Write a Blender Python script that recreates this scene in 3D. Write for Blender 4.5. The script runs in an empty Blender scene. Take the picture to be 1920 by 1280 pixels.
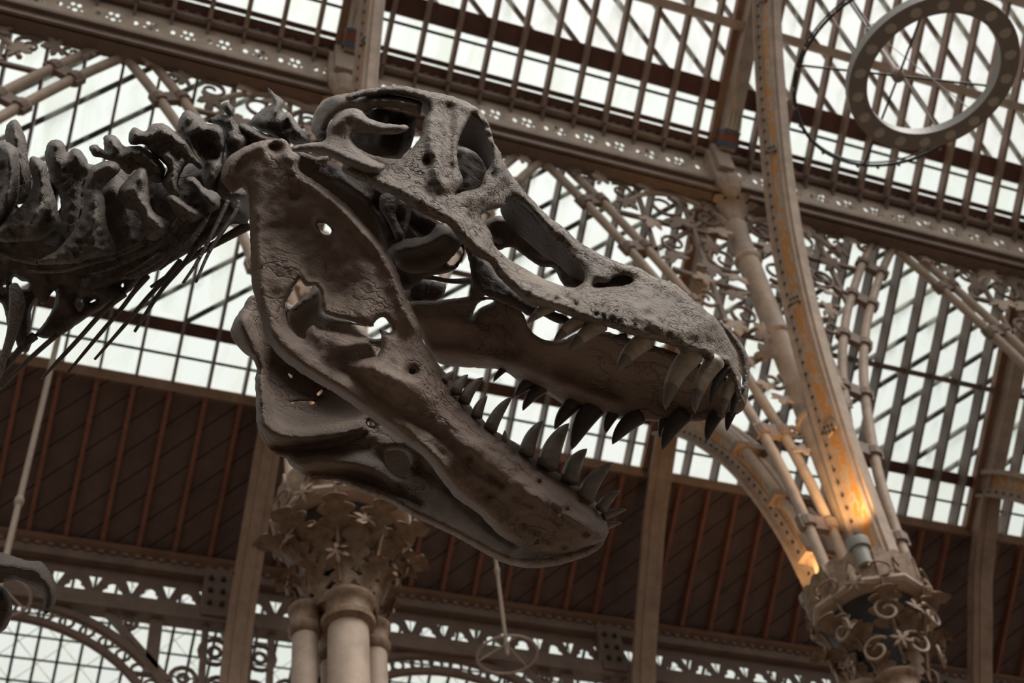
import bpy, bmesh, math, random
import numpy as np
from mathutils import Vector, Matrix, noise
from mathutils.geometry import delaunay_2d_cdt

scene = bpy.context.scene
COL = scene.collection
rng = random.Random(7)

# ------------------------------------------------------------------ camera
EYE = np.array([0.0, 0.0, 1.6])
FPX = 2560.9
def _axes():
    c = np.array([960.0, 640.0])
    x = np.array([9300.0 - 960, 2360.0 - 640, FPX]); x /= np.linalg.norm(x)
    z = np.array([615.0 - 960, -1500.0 - 640, FPX]); z -= x * np.dot(x, z); z /= np.linalg.norm(z)
    y = np.cross(z, x)
    return np.array([x, y, z])
ROT = _axes()                       # camera (right, down, forward) -> world
cam_data = bpy.data.cameras.new('camera')
cam = bpy.data.objects.new('camera', cam_data); COL.objects.link(cam)
Rm = Matrix([[ROT[i][0], -ROT[i][1], -ROT[i][2]] for i in range(3)])
cam.matrix_world = Matrix.Translation(Vector(EYE)) @ Rm.to_4x4()
cam_data.sensor_width = 36.0
cam_data.lens = FPX * 36.0 / 1920.0
cam_data.clip_end = 300
cam_data.dof.use_dof = True
cam_data.dof.focus_distance = 3.45
cam_data.dof.aperture_fstop = 5.0
scene.camera = cam

def visible(p, margin=170):
    c = ROT.T @ (np.array(p, float) - EYE)
    if c[2] <= 0.1: return False
    u = 960 + FPX * c[0] / c[2]; v = 640 + FPX * c[1] / c[2]
    return -margin < u < 1920 + margin and -margin < v < 1280 + margin
def any_visible(a, b, n=24, margin=170):
    a = np.array(a, float); b = np.array(b, float)
    return any(visible(a + (b - a) * t / n, margin) for t in range(n + 1))

# ------------------------------------------------------------------ helpers
WL = {}
class MB:
    def __init__(self): self.v = []; self.f = []; self.m = []
    def add(self, vs, fs, m=0):
        o = len(self.v); self.v += [tuple(float(c) for c in v) for v in vs]
        self.f += [tuple(i + o for i in f) for f in fs]; self.m += [m] * len(fs)
    def box(self, c, ax, ay, az, m=0):                        # centre and three half-axis vectors
        c, ax, ay, az = (np.array(q, float) for q in (c, ax, ay, az))
        vs = [c + sx*ax + sy*ay + sz*az for sz in (-1,1) for sy in (-1,1) for sx in (-1,1)]
        self.add(vs, [(0,2,3,1),(4,5,7,6),(0,1,5,4),(2,6,7,3),(0,4,6,2),(1,3,7,5)], m)
    def bar(self, a, b, w, h, up, m=0):
        a = np.array(a, float); b = np.array(b, float); d = b - a; L = np.linalg.norm(d); d /= L
        up = np.array(up, float); s = np.cross(d, up); s /= np.linalg.norm(s); u = np.cross(s, d)
        self.box((a + b)/2, d*L/2, s*w/2, u*h/2, m)
    def tube(self, pts, r, n=10, m=0, cap=True):
        pts = [np.array(p, float) for p in pts]; N = len(pts)
        rs = r if hasattr(r, '__len__') else [r]*N
        vs, fs = [], []; prev = None
        for i in range(N):
            t = pts[min(i+1, N-1)] - pts[max(i-1, 0)]; t /= max(np.linalg.norm(t), 1e-9)
            if prev is None:
                q = np.array([0,0,1.0]) if abs(t[2]) < .9 else np.array([1.0,0,0])
            else: q = prev
            u = q - t*np.dot(q, t); u /= np.linalg.norm(u); w = np.cross(t, u); prev = u
            for k in range(n):
                a = 2*math.pi*k/n; vs.append(pts[i] + rs[i]*(math.cos(a)*u + math.sin(a)*w))
        for i in range(N-1):
            for k in range(n):
                k2 = (k+1) % n; fs.append((i*n+k, i*n+k2, (i+1)*n+k2, (i+1)*n+k))
        if cap:
            fs.append(tuple(range(n-1, -1, -1))); fs.append(tuple(range((N-1)*n, N*n)))
        self.add(vs, fs, m)
    def lathe(self, c, prof, n=24, m=0):                      # prof: (radius, z) from bottom to top
        c = np.array(c, float); vs, fs = [], []
        for r, z in prof:
            for k in range(n):
                a = 2*math.pi*k/n; vs.append(c + np.array([r*math.cos(a), r*math.sin(a), z]))
        N = len(prof)
        for i in range(N-1):
            for k in range(n):
                k2 = (k+1) % n; fs.append((i*n+k, i*n+k2, (i+1)*n+k2, (i+1)*n+k))
        fs.append(tuple(range(n-1, -1, -1))); fs.append(tuple(range((N-1)*n, N*n)))
        self.add(vs, fs, m)
    def plate(self, outer, holes, fmap, th, m=0):             # 2-D outline with holes, fmap(u, v, w) -> 3-D
        pts, edges = [], []
        for loop in [outer] + list(holes):
            o = len(pts); k = len(loop); pts += [Vector((p[0], p[1])) for p in loop]
            edges += [(o+i, o+(i+1) % k) for i in range(k)]
        V, E_, F, *_ = delaunay_2d_cdt(pts, edges, [], 0, 1e-7)
        P = np.array([(v.x, v.y) for v in V])
        loops = [np.array(l, float) for l in [outer] + list(holes)]
        tri = []
        for f in F:
            c = P[list(f)].mean(axis=0)
            if inside(loops[0], c[None])[0] and not any(inside(h, c[None])[0] for h in loops[1:]): tri.append(tuple(f))
        n = len(P)
        vs = [fmap(p[0], p[1], th/2) for p in P] + [fmap(p[0], p[1], -th/2) for p in P]
        fs = []
        cnt = {}
        for t in tri:
            fs.append(t); fs.append(tuple(n+i for i in reversed(t)))
            for i in range(3):
                a, b = t[i], t[(i+1) % 3]; cnt[(a, b)] = 1
        for (a, b) in list(cnt):
            if (b, a) not in cnt: fs.append((b, a, n+a, n+b))
        self.add(vs, fs, m)
    def build(self, name, mats, parent=None, smooth=False, recalc=True):
        me = bpy.data.meshes.new(name)
        V = np.array(self.v)
        if parent is not None: loc = WL[parent.name]
        else:
            lo, hi = V.min(axis=0), V.max(axis=0); loc = np.array([(lo[0]+hi[0])/2, (lo[1]+hi[1])/2, lo[2]])
        me.from_pydata([tuple(v) for v in (V - loc)], [], self.f)
        mats = mats if isinstance(mats, (list, tuple)) else [mats]
        for q in mats: me.materials.append(q)
        if len(mats) > 1: me.polygons.foreach_set('material_index', self.m)
        if recalc:
            bm = bmesh.new(); bm.from_mesh(me); bmesh.ops.recalc_face_normals(bm, faces=bm.faces); bm.to_mesh(me); bm.free()
        if smooth:
            me.polygons.foreach_set('use_smooth', [True]*len(me.polygons))
            if smooth != 'all':
                try: me.set_sharp_from_angle(angle=math.radians(40))
                except Exception: pass
        me.update()
        o = bpy.data.objects.new(name, me); COL.objects.link(o)
        if parent is not None: o.parent = parent
        else: o.location = loc
        WL[o.name] = loc
        return o
def inside(poly, P):
    x, y = P[:,0], P[:,1]; n = len(poly); c = np.zeros(len(P), bool); j = n-1
    for i in range(n):
        xi, yi = poly[i]; xj, yj = poly[j]
        if yi != yj:
            c ^= ((yi > y) != (yj > y)) & (x < (xj-xi)*(y-yi)/(yj-yi) + xi)
        j = i
    return c
def empty(name, loc):
    o = bpy.data.objects.new(name, None); COL.objects.link(o); o.location = loc; o.empty_display_size = .2
    WL[o.name] = np.array(loc, float); return o
def tag(o, label, cat, group=None):
    o['label'] = label; o['category'] = cat
    if group: o['group'] = group
    return o
def struct(o): o['kind'] = 'structure'; return o
def copy_to(o, d, parent=None):                               # a copy with shared mesh data, moved by d
    c = o.copy(); COL.objects.link(c)
    if parent is None: c.location = Vector(o.location) + Vector(d)
    else: c.parent = parent
    WL[c.name] = WL[o.name] + np.array(d)
    return c
def copy_tree(o, d):
    c = copy_to(o, d)
    for ch in list(o.children):
        k = copy_to(ch, d, c)
        for g in list(ch.children): copy_to(g, d, k)
    return c
ORD = ['first','second','third','fourth','fifth','sixth','seventh','eighth','ninth','tenth','eleventh','twelfth','thirteenth',
       'fourteenth','fifteenth','sixteenth','seventeenth','eighteenth','nineteenth','twentieth','twenty-first','twenty-second',
       'twenty-third','twenty-fourth','twenty-fifth','twenty-sixth','twenty-seventh','twenty-eighth','twenty-ninth','thirtieth',
       'thirty-first','thirty-second','thirty-third','thirty-fourth','thirty-fifth','thirty-sixth','thirty-seventh','thirty-eighth',
       'thirty-ninth','fortieth','forty-first','forty-second','forty-third','forty-fourth','forty-fifth','forty-sixth','forty-seventh',
       'forty-eighth','forty-ninth','fiftieth','fifty-first','fifty-second','fifty-third','fifty-fourth','fifty-fifth']
def catmull(P, sub=4, closed=False):
    P = [np.array(p, float) for p in P]; n = len(P); out = []
    rngi = range(n) if closed else range(n-1)
    for i in rngi:
        p1, p2 = P[i], P[(i+1) % n]
        p0 = P[i-1] if (closed or i > 0) else p1
        p3 = P[(i+2) % n] if (closed or i+2 < n) else p2
        for k in range(sub):
            t = k/sub
            out.append(.5*((2*p1) + (p2-p0)*t + (2*p0-5*p1+4*p2-p3)*t*t + (-p0+3*p1-3*p2+p3)*t**3))
    if not closed: out.append(P[-1])
    return out

# ------------------------------------------------------------------ materials
def mat(name, color, rough=.6, metal=0, var=.25, scale=6.0, bump=.0, bscale=40.0, spec=.4, color2=None):
    m = bpy.data.materials.new(name); m.use_nodes = True; nt = m.node_tree; N = nt.nodes; L = nt.links
    b = N['Principled BSDF']; b.inputs['Roughness'].default_value = rough; b.inputs['Metallic'].default_value = metal
    b.inputs['Specular IOR Level'].default_value = spec
    tc = N.new('ShaderNodeTexCoord'); nz = N.new('ShaderNodeTexNoise'); nz.inputs['Scale'].default_value = scale
    nz.inputs['Detail'].default_value = 6; nz.inputs['Roughness'].default_value = .65
    L.new(tc.outputs['Object'], nz.inputs['Vector'])
    cr = N.new('ShaderNodeValToRGB'); e = cr.color_ramp.elements
    c2 = color2 or tuple(min(1, c*(1+var)) for c in color)
    e[0].position = .3; e[0].color = (*[c*(1-var) for c in color], 1) if color2 is None else (*color, 1)
    e[1].position = .7; e[1].color = (*c2, 1)
    L.new(nz.outputs['Fac'], cr.inputs['Fac']); L.new(cr.outputs['Color'], b.inputs['Base Color'])
    if bump:
        n2 = N.new('ShaderNodeTexNoise'); n2.inputs['Scale'].default_value = bscale; n2.inputs['Detail'].default_value = 5
        L.new(tc.outputs['Object'], n2.inputs['Vector'])
        bp = N.new('ShaderNodeBump'); bp.inputs['Strength'].default_value = bump; bp.inputs['Distance'].default_value = .01
        L.new(n2.outputs['Fac'], bp.inputs['Height']); L.new(bp.outputs['Normal'], b.inputs['Normal'])
    return m

def bone_mat(name, c_lo, c_hi, crack, scale=30.0, rough=.62, dist=.011):
    m = bpy.data.materials.new(name); m.use_nodes = True; nt = m.node_tree; N = nt.nodes; L = nt.links
    b = N['Principled BSDF']; b.inputs['Roughness'].default_value = rough; b.inputs['Specular IOR Level'].default_value = .35
    tc = N.new('ShaderNodeTexCoord')
    def nz(s, d=6, r=.6):
        q = N.new('ShaderNodeTexNoise'); q.inputs['Scale'].default_value = s; q.inputs['Detail'].default_value = d
        q.inputs['Roughness'].default_value = r; L.new(tc.outputs['Object'], q.inputs['Vector']); return q
    a = nz(5, 7, .65)
    cr = N.new('ShaderNodeValToRGB'); e = cr.color_ramp.elements
    e[0].position = .32; e[0].color = (*c_lo, 1); e[1].position = .68; e[1].color = (*c_hi, 1)
    L.new(a.outputs['Fac'], cr.inputs['Fac'])
    # crack network from distorted voronoi edges
    dv = nz(9, 4)
    mx = N.new('ShaderNodeVectorMath'); mx.operation = 'MULTIPLY_ADD'
    mx.inputs[1].default_value = (.16, .16, .16)
    L.new(dv.outputs['Color'], mx.inputs[0]); L.new(tc.outputs['Object'], mx.inputs[2])
    m0 = N.new('ShaderNodeMapping'); m0.inputs['Rotation'].default_value = (0, -.50, 0); L.new(mx.outputs[0], m0.inputs['Vector'])
    mp = N.new('ShaderNodeMapping'); mp.inputs['Scale'].default_value = (.55, 1.5, 1.7); L.new(m0.outputs[0], mp.inputs['Vector'])
    vo = N.new('ShaderNodeTexVoronoi'); vo.feature = 'DISTANCE_TO_EDGE'; vo.inputs['Scale'].default_value = scale
    L.new(mp.outputs[0], vo.inputs['Vector'])
    r2 = N.new('ShaderNodeValToRGB'); e = r2.color_ramp.elements
    e[0].position = 0; e[0].color = (0,0,0,1); e[1].position = .09; e[1].color = (1,1,1,1)
    L.new(vo.outputs['Distance'], r2.inputs['Fac'])
    fade = nz(4, 2); rf = N.new('ShaderNodeMapRange'); rf.inputs['From Min'].default_value = .42; rf.inputs['From Max'].default_value = .6
    L.new(fade.outputs['Fac'], rf.inputs['Value'])
    mxc = N.new('ShaderNodeMix'); mxc.data_type = 'FLOAT'; mxc.inputs['A'].default_value = 1.0
    L.new(rf.outputs[0], mxc.inputs['Factor']); L.new(r2.outputs['Color'], mxc.inputs['B'])
    f1 = nz(38, 6, .7); f2 = nz(150, 4, .6)
    m1 = N.new('ShaderNodeMapping'); m1.inputs['Rotation'].default_value = (0, -.55, 0); L.new(tc.outputs['Object'], m1.inputs['Vector'])
    m2 = N.new('ShaderNodeMapping'); m2.inputs['Scale'].default_value = (.22, 1, 1); L.new(m1.outputs[0], m2.inputs['Vector'])
    L.new(m2.outputs[0], f1.inputs['Vector'])
    s1 = N.new('ShaderNodeMath'); s1.operation = 'MULTIPLY'; s1.inputs[1].default_value = crack
    L.new(mxc.outputs['Result'], s1.inputs[0])
    s2 = N.new('ShaderNodeMath'); s2.operation = 'MULTIPLY_ADD'; s2.inputs[1].default_value = .85
    L.new(f1.outputs['Fac'], s2.inputs[0]); L.new(s1.outputs[0], s2.inputs[2])
    s3 = N.new('ShaderNodeMath'); s3.operation = 'MULTIPLY_ADD'; s3.inputs[1].default_value = .35
    L.new(f2.outputs['Fac'], s3.inputs[0]); L.new(s2.outputs[0], s3.inputs[2])
    bp = N.new('ShaderNodeBump'); bp.inputs['Strength'].default_value = .8; bp.inputs['Distance'].default_value = dist
    L.new(s3.outputs[0], bp.inputs['Height']); L.new(bp.outputs['Normal'], b.inputs['Normal'])
    L.new(cr.outputs['Color'], b.inputs['Base Color'])
    return m

M = {}
M['bone'] = bone_mat('dark_cast_bone', (.145,.110,.090), (.25,.195,.162), .4, 10)
M['snout'] = bone_mat('rugose_snout_bone', (.165,.128,.104), (.30,.237,.193), 1.9, 25, .62, .017)
M['jaw'] = bone_mat('brown_jaw_bone', (.15,.100,.076), (.26,.188,.148), .7, 13)
M['neck'] = bone_mat('grey_neck_bone', (.085,.067,.056), (.20,.162,.138), .9, 16)
M['inner'] = bone_mat('shade_darkened_bone', (.065,.046,.037), (.12,.087,.069), .4, 10)  # darker copy of the bone, with the shade put into its colour
M['tooth'] = mat('tooth_enamel', (.40,.33,.27), .42, 0, .35, 22, .3, 60)
M['tooth_tip'] = mat('dark_tooth_enamel', (.20,.165,.14), .38, 0, .3, 22, .25, 60)
M['tooth_far'] = mat('shade_darkened_tooth', (.06,.05,.045), .42, 0, .3, 22, .25, 60)  # darker copy of the enamel, shade painted into the colour
M['iron'] = mat('beige_painted_iron', (.46,.345,.27), .62, 0, .22, 5, .15, 60)
M['iron_dark'] = mat('dark_brown_iron', (.24,.168,.13), .6, 0, .2, 5, .1, 60)
M['fin'] = mat('brown_glazing_bar', (.30,.205,.16), .6, 0, .2, 4)
M['bar_black'] = mat('black_lead_bar', (.05,.045,.035), .6, 0, .2, 4)
M['brace'] = mat('dark_brace_iron', (.10,.075,.058), .65, 0, .2, 4)
M['redwood'] = mat('red_brown_board', (.13,.058,.042), .65, 0, .25, 4)
M['rafterwood'] = mat('russet_rafter_wood', (.29,.115,.075), .6, 0, .25, 5)
M['plank'] = mat('tan_wall_plate_wood', (.30,.17,.11), .6, 0, .2, 4)
M['sill'] = mat('tan_sill_wood', (.40,.27,.195), .6, 0, .2, 4)
M['rivet'] = mat('dark_rivet_iron', (.06,.047,.04), .5, 0, .2, 4)
M['leaf'] = mat('ochre_cast_leaf', (.15,.075,.034), .6, 0, .0, 11, .3, 30, color2=(.36,.25,.175))
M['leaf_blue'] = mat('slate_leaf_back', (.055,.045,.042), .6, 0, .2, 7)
M['lampgrey'] = mat('grey_lamp_metal', (.33,.31,.28), .45, 0, .08, 4)
M['lampface'] = mat('dull_lamp_face', (.27,.225,.195), .5, 0, .08, 4)
M['lampdisc'] = mat('unlit_lamp_lens', (.52,.47,.40), .4, 0, .08, 9)
M['wire'] = mat('black_wire', (.03,.028,.025), .5, 0, .1, 4)
M['rod'] = mat('pale_hanging_rod', (.50,.38,.30), .5, 0, .12, 4)
M['stone'] = mat('court_stone', (.15,.12,.095), .8, 0, .2, 1.5)
M['wallstone'] = mat('far_wall_stone', (.12,.095,.075), .85, 0, .2, 1.5)
M['white'] = mat('cream_paint', (.55,.47,.40), .6, 0, .1, 4)
M['blue'] = mat('dull_blue_paint', (.11,.13,.19), .6, 0, .1, 4)
M['red'] = mat('dull_red_paint', (.26,.09,.06), .6, 0, .1, 4)

def painted_mat():
    m = mat('stencilled_rib_paint', (.42,.33,.25), .55, 0, .12, 4)
    nt = m.node_tree; N = nt.nodes; L = nt.links; b = N['Principled BSDF']
    tc = N.new('ShaderNodeTexCoord')
    v = N.new('ShaderNodeTexNoise'); v.inputs['Scale'].default_value = 9; v.inputs['Detail'].default_value = 3; v.inputs['Distortion'].default_value = 1.6
    mp = N.new('ShaderNodeMapping'); mp.inputs['Scale'].default_value = (1, 1.2, .55); L.new(tc.outputs['Object'], mp.inputs['Vector'])
    L.new(mp.outputs[0], v.inputs['Vector'])
    cr = N.new('ShaderNodeValToRGB'); e = cr.color_ramp.elements
    e[0].position = .50; e[0].color = (.62,.29,.08,1); e[1].position = .55; e[1].color = (.50,.42,.34,1)
    L.new(v.outputs['Fac'], cr.inputs['Fac']); L.new(cr.outputs['Color'], b.inputs['Base Color'])
    return m
M['painted'] = painted_mat()

def board_mat():                                              # brown boarding with diagonal plank joints
    m = mat('diagonal_board_ceiling', (.16,.10,.082), .6, 0, .25, 3)
    nt = m.node_tree; N = nt.nodes; L = nt.links; b = N['Principled BSDF']
    col = b.inputs['Base Color'].links[0].from_socket
    tc = N.new('ShaderNodeTexCoord')
    dt = N.new('ShaderNodeVectorMath'); dt.operation = 'DOT_PRODUCT'; dt.inputs[1].default_value = (.707, .707*.797, -.707*.604)
    L.new(tc.outputs['Object'], dt.inputs[0])
    mu = N.new('ShaderNodeMath'); mu.operation = 'MULTIPLY'; mu.inputs[1].default_value = 1/.27
    fr = N.new('ShaderNodeMath'); fr.operation = 'FRACT'; lt = N.new('ShaderNodeMath'); lt.operation = 'LESS_THAN'; lt.inputs[1].default_value = .055
    L.new(dt.outputs['Value'], mu.inputs[0]); L.new(mu.outputs[0], fr.inputs[0]); L.new(fr.outputs[0], lt.inputs[0])
    mx = N.new('ShaderNodeMix'); mx.data_type = 'RGBA'; mx.inputs['B'].default_value = (.014,.009,.008,1)
    L.new(lt.outputs[0], mx.inputs['Factor']); L.new(col, mx.inputs['A']); L.new(mx.outputs['Result'], b.inputs['Base Color'])
    return m
M['boards'] = board_mat()
M['rib_fin'] = mat('grey_brown_glazing_fin', (.23,.18,.155), .55, 0, .2, 4)

def glass_mat(name, haze, tint=(.95,.98,.95)):
    m = bpy.data.materials.new(name); m.use_nodes = True; nt = m.node_tree; N = nt.nodes; L = nt.links
    N.remove(N['Principled BSDF']); out = N['Material Output']
    t = N.new('ShaderNodeBsdfTransparent'); t.inputs['Color'].default_value = (*[c*.86 for c in tint], 1)
    d = N.new('ShaderNodeBsdfTranslucent'); d.inputs['Color'].default_value = (.66,.68,.58,1)
    tc = N.new('ShaderNodeTexCoord'); mp = N.new('ShaderNodeMapping'); mp.inputs['Scale'].default_value = (1.3, .55, .55)
    mp.inputs['Rotation'].default_value = (0, .7, .5)
    L.new(tc.outputs['Object'], mp.inputs['Vector'])
    nz = N.new('ShaderNodeTexNoise'); nz.inputs['Scale'].default_value = 3.2; nz.inputs['Detail'].default_value = 4; nz.inputs['Distortion'].default_value = .6
    L.new(mp.outputs[0], nz.inputs['Vector'])
    mr = N.new('ShaderNodeMapRange'); mr.inputs['From Min'].default_value = .45; mr.inputs['From Max'].default_value = .75
    mr.inputs['To Min'].default_value = .02; mr.inputs['To Max'].default_value = haze
    L.new(nz.outputs['Fac'], mr.inputs['Value'])
    mx = N.new('ShaderNodeMixShader'); L.new(mr.outputs[0], mx.inputs[0]); L.new(t.outputs[0], mx.inputs[1]); L.new(d.outputs[0], mx.inputs[2])
    L.new(mx.outputs[0], out.inputs['Surface'])
    return m
M['glass'] = glass_mat('dusty_roof_glass', .62)
M['glass_warm'] = glass_mat('dusty_upper_glass', .62, (.98,.97,.96))
def emit_mat(name, col, s):
    m = bpy.data.materials.new(name); m.use_nodes = True; nt = m.node_tree; N = nt.nodes
    N.remove(N['Principled BSDF']); e = N.new('ShaderNodeEmission'); e.inputs['Color'].default_value = (*col, 1); e.inputs['Strength'].default_value = s
    nt.links.new(e.outputs[0], N['Material Output'].inputs['Surface']); return m
M['lit'] = emit_mat('lit_lamp_lens', (1,.62,.25), 6)
# ------------------------------------------------------------------ the building
ZO = 1.6
NRM = np.array([0, .604, .797]); DWN = np.array([0, .797, -.604])
def PP(X, s, h=0.0, d=16.4): return NRM*(d-h) + DWN*s + np.array([X, 0, ZO])
def W(x, y, z): return np.array([x, y, z + ZO])
XH = np.array([1.0, 0, 0])
X0, BAY = 2.2, 4.95
def XK(k): return X0 + BAY*k
STEP = BAY/12
YA, YB = 7.8, 12.5
# region names for labels: k is the column on whose right the bay starts
BAYN = {-2: 'far left of the neck', -1: 'above the neck', 0: 'above the skull', 1: 'beside the ring lamp', 2: 'past the right edge'}

floor = MB(); floor.box((4, 3, -.1), (18, 0, 0), (0, 16, 0), (0, 0, .1)); struct(floor.build('floor', M['stone']))
wb = MB(); wb.box((4, -9.3, 6.5), (18, 0, 0), (0, .3, 0), (0, 0, 6.5)); struct(wb.build('wall_back', M['wallstone']))
wo = MB(); wo.box((4, 18.6, 3.6), (18, 0, 0), (0, .3, 0), (0, 0, 3.6)); struct(wo.build('wall_front', M['wallstone']))
wl = MB(); wl.box((-9.0, 4.6, 6.5), (.3, 0, 0), (0, 14, 0), (0, 0, 6.5)); struct(wl.build('wall_left', M['wallstone']))
wr = MB(); wr.box((22.0, 4.6, 6.5), (.3, 0, 0), (0, 14, 0), (0, 0, 6.5)); struct(wr.build('wall_right', M['wallstone']))

XL, XR = -6.0, 19.0
def strip(mb, s0, s1, h, t, x0=XL, x1=XR, m=0, d=16.4):      # a long slab lying in the roof plane
    c = PP((x0+x1)/2, (s0+s1)/2, h, d); mb.box(c, XH*(x1-x0)/2, DWN*(s1-s0)/2, -NRM*t/2, m)
# --- glazing (structure)
wn = [0]
def window(s0, s1, material, label_bars=(), d=16.4, h=0):
    wn[0] += 1
    mb = MB(); a, b, c, e = PP(XL, s0, h, d), PP(XR, s0, h, d), PP(XR, s1, h, d), PP(XL, s1, h, d)
    mb.add([a, b, c, e], [(0,1,2,3)])
    o = struct(mb.build('window_%d' % wn[0], material))
    if label_bars:
        q = MB()
        for s in label_bars: strip(q, s-.016, s+.016, .02+h, .03, d=d)
        q.build('glazing_bar', M['bar_black'], o)
    return o
window(-8.0, -3.84, M['glass_warm'], (), 16.4, 0)
window(-3.58, -3.17, M['glass'], (-3.485,))
window(-3.115, -3.085, M['glass'])
window(-2.95, .475, M['glass'])
window(.475, .545, M['glass'])
window(.70, 1.27, M['glass'], (.955,))
# farther aisle roof seen under the lower beam
DC = 24.0
bars = [3.4 + .385*i for i in range(11)]
o = window(3.2, 7.6, M['glass'], bars, d=DC)
q = MB()
for i in range(70):
    x = XL + .36*i; q.bar(PP(x, 3.2, .02, DC), PP(x, 7.6, .02, DC), .048, .05, NRM)
q.build('upright_bar', M['bar_black'], o)
q = MB()
for i in range(44):
    x = XL-4 + .75*i; q.bar(PP(x, 7.6, -.9, DC), PP(x+4.6, 3.2, -.9, DC), .012, .012, NRM)
    q.bar(PP(x, 3.2, -.9, DC), PP(x+4.6, 7.6, -.9, DC), .012, .012, NRM)
q.build('outer_lattice', M['white'], o)

# --- boards in the roof plane
def board(name, s0, s1, h, t, material, label, cat):
    mb = MB(); strip(mb, s0, s1, h, t); return tag(mb.build(name, material), label, cat)
board('roof_board', -3.84, -3.58, .02, .05, M['redwood'], 'upper red-brown board band between lattice glass and pane row', 'board')
board('roof_board', -3.17, -3.115, .02, .05, M['redwood'], 'narrow red-brown strip just under the upper pane row', 'board')
board('roof_board', -3.085, -2.90, .02, .05, M['redwood'], 'dark red-brown board just above the pierced beam cresting', 'board')
board('roof_board', .545, .70, .02, .06, M['redwood'], 'red-brown board band above the two lower pane rows', 'board')
mb = MB(); strip(mb, 1.25, 1.36, .06, .10); struct(mb.build('trim_1', M['sill']))
mb = MB(); strip(mb, 1.36, 3.40, -.03, .04); struct(mb.build('ceiling', M['boards']))
board('wall_plate', 3.22, 3.40, .10, .12, M['plank'], 'tan timber wall plate at the foot of the boarded roof', 'beam')
# purlins
for s, w, hh, lab in ((-4.56, .10, .20, 'tan purlin crossing the upper lattice glass behind the ring lamp'),
                      (-5.95, .10, .20, 'topmost tan purlin of the upper lattice glass'),
                      (-.69, .07, .10, 'slim purlin across the lattice glass below the pierced beam')):
    mb = MB(); strip(mb, s-w/2, s+w/2, hh, .10); tag(mb.build('purlin', M['iron_dark'] if s > -1 else M['iron']), lab, 'purlin')

# --- repeated roof members
def place(name, make, xs, span, labelf, cat, groupf):
    proto = None; i = 0; shown = False
    for x in xs:
        a, b = span(x)
        if not any_visible(a, b): continue
        if proto is None:
            proto = make(x); px = x; o = proto
        else: o = copy_to(proto, ((x-px), 0, 0))
        if any_visible(a, b, 40, -4): tag(o, labelf(i, x), cat, groupf); i += 1; shown = True
        else: tag(o, labelf(0, x).rsplit(',', 1)[0] + (', beyond the right edge' if shown else ', beyond the left edge'), cat, groupf)
def rafters(name, s0, s1, w, dep, h, material, words, group):
    def make(x):
        mb = MB(); c = PP(x, (s0+s1)/2, h + dep/2); mb.box(c, XH*w/2, DWN*(s1-s0)/2, -NRM*dep/2); return mb.build(name, material)
    xs = [X0 + STEP*i for i in range(-18, 36) if i % 12]
    place(name, make, xs, lambda x: (PP(x, s0), PP(x, s1)),
          lambda i, x: '%s, %s from the left' % (words, ORD[i]), 'rafter', group)
rafters('rafter', -8.0, -2.92, .052, .13, .05, M['fin'], 'upper roof rafter above the pierced beam', 'rafters of the upper roof')
rafters('glazing_rib', -2.9, 1.27, .032, .20, .01, M['rib_fin'], 'iron glazing rib of the lattice roof', 'glazing ribs of the lower roof')
rafters('rafter', 1.36, 3.24, .050, .09, .0, M['rafterwood'], 'russet rafter over the boarded ceiling', 'rafters of the boarded ceiling')
def braces(s0, s1, dxds, spacing, x_from, n, words, group, material, w):
    L = abs(s1-s0)
    def make(x):
        mb = MB(); mb.bar(PP(x, s0, -.06), PP(x + dxds*L, s1, -.06), w, .05, NRM); return mb.build('diagonal_brace', material)
    place('diagonal_brace', make, [x_from + spacing*i for i in range(n)], lambda x: (PP(x, s0), PP(x + dxds*L, s1)),
          lambda i, x: '%s, %s from the left' % (words, ORD[i]), 'brace', group)
braces(.60, -2.9, 1.207, .62, -9.0, 45, 'rising dark brace behind the lower lattice glass', 'braces of the lower lattice roof', M['brace'], .06)
braces(-7.6, -3.84, 1.29, .62, -4.8, 44, 'falling brown brace behind the upper lattice glass', 'braces of the upper lattice roof', M['fin'], .055)
def outer_braces(s0, s1, sg, spacing, x_from, n, words, group):
    L = abs(s1-s0)
    def make(x):
        mb = MB(); mb.bar(PP(x, s0, -1.3), PP(x + sg*L, s1, -1.3), .035, .03, NRM); return mb.build('outer_stay', M['iron'])
    place('outer_stay', make, [x_from + spacing*i for i in range(n)], lambda x: (PP(x, s0), PP(x + sg*L, s1)),
          lambda i, x: '%s, %s from the left' % (words, ORD[i]), 'stay', group)

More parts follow.
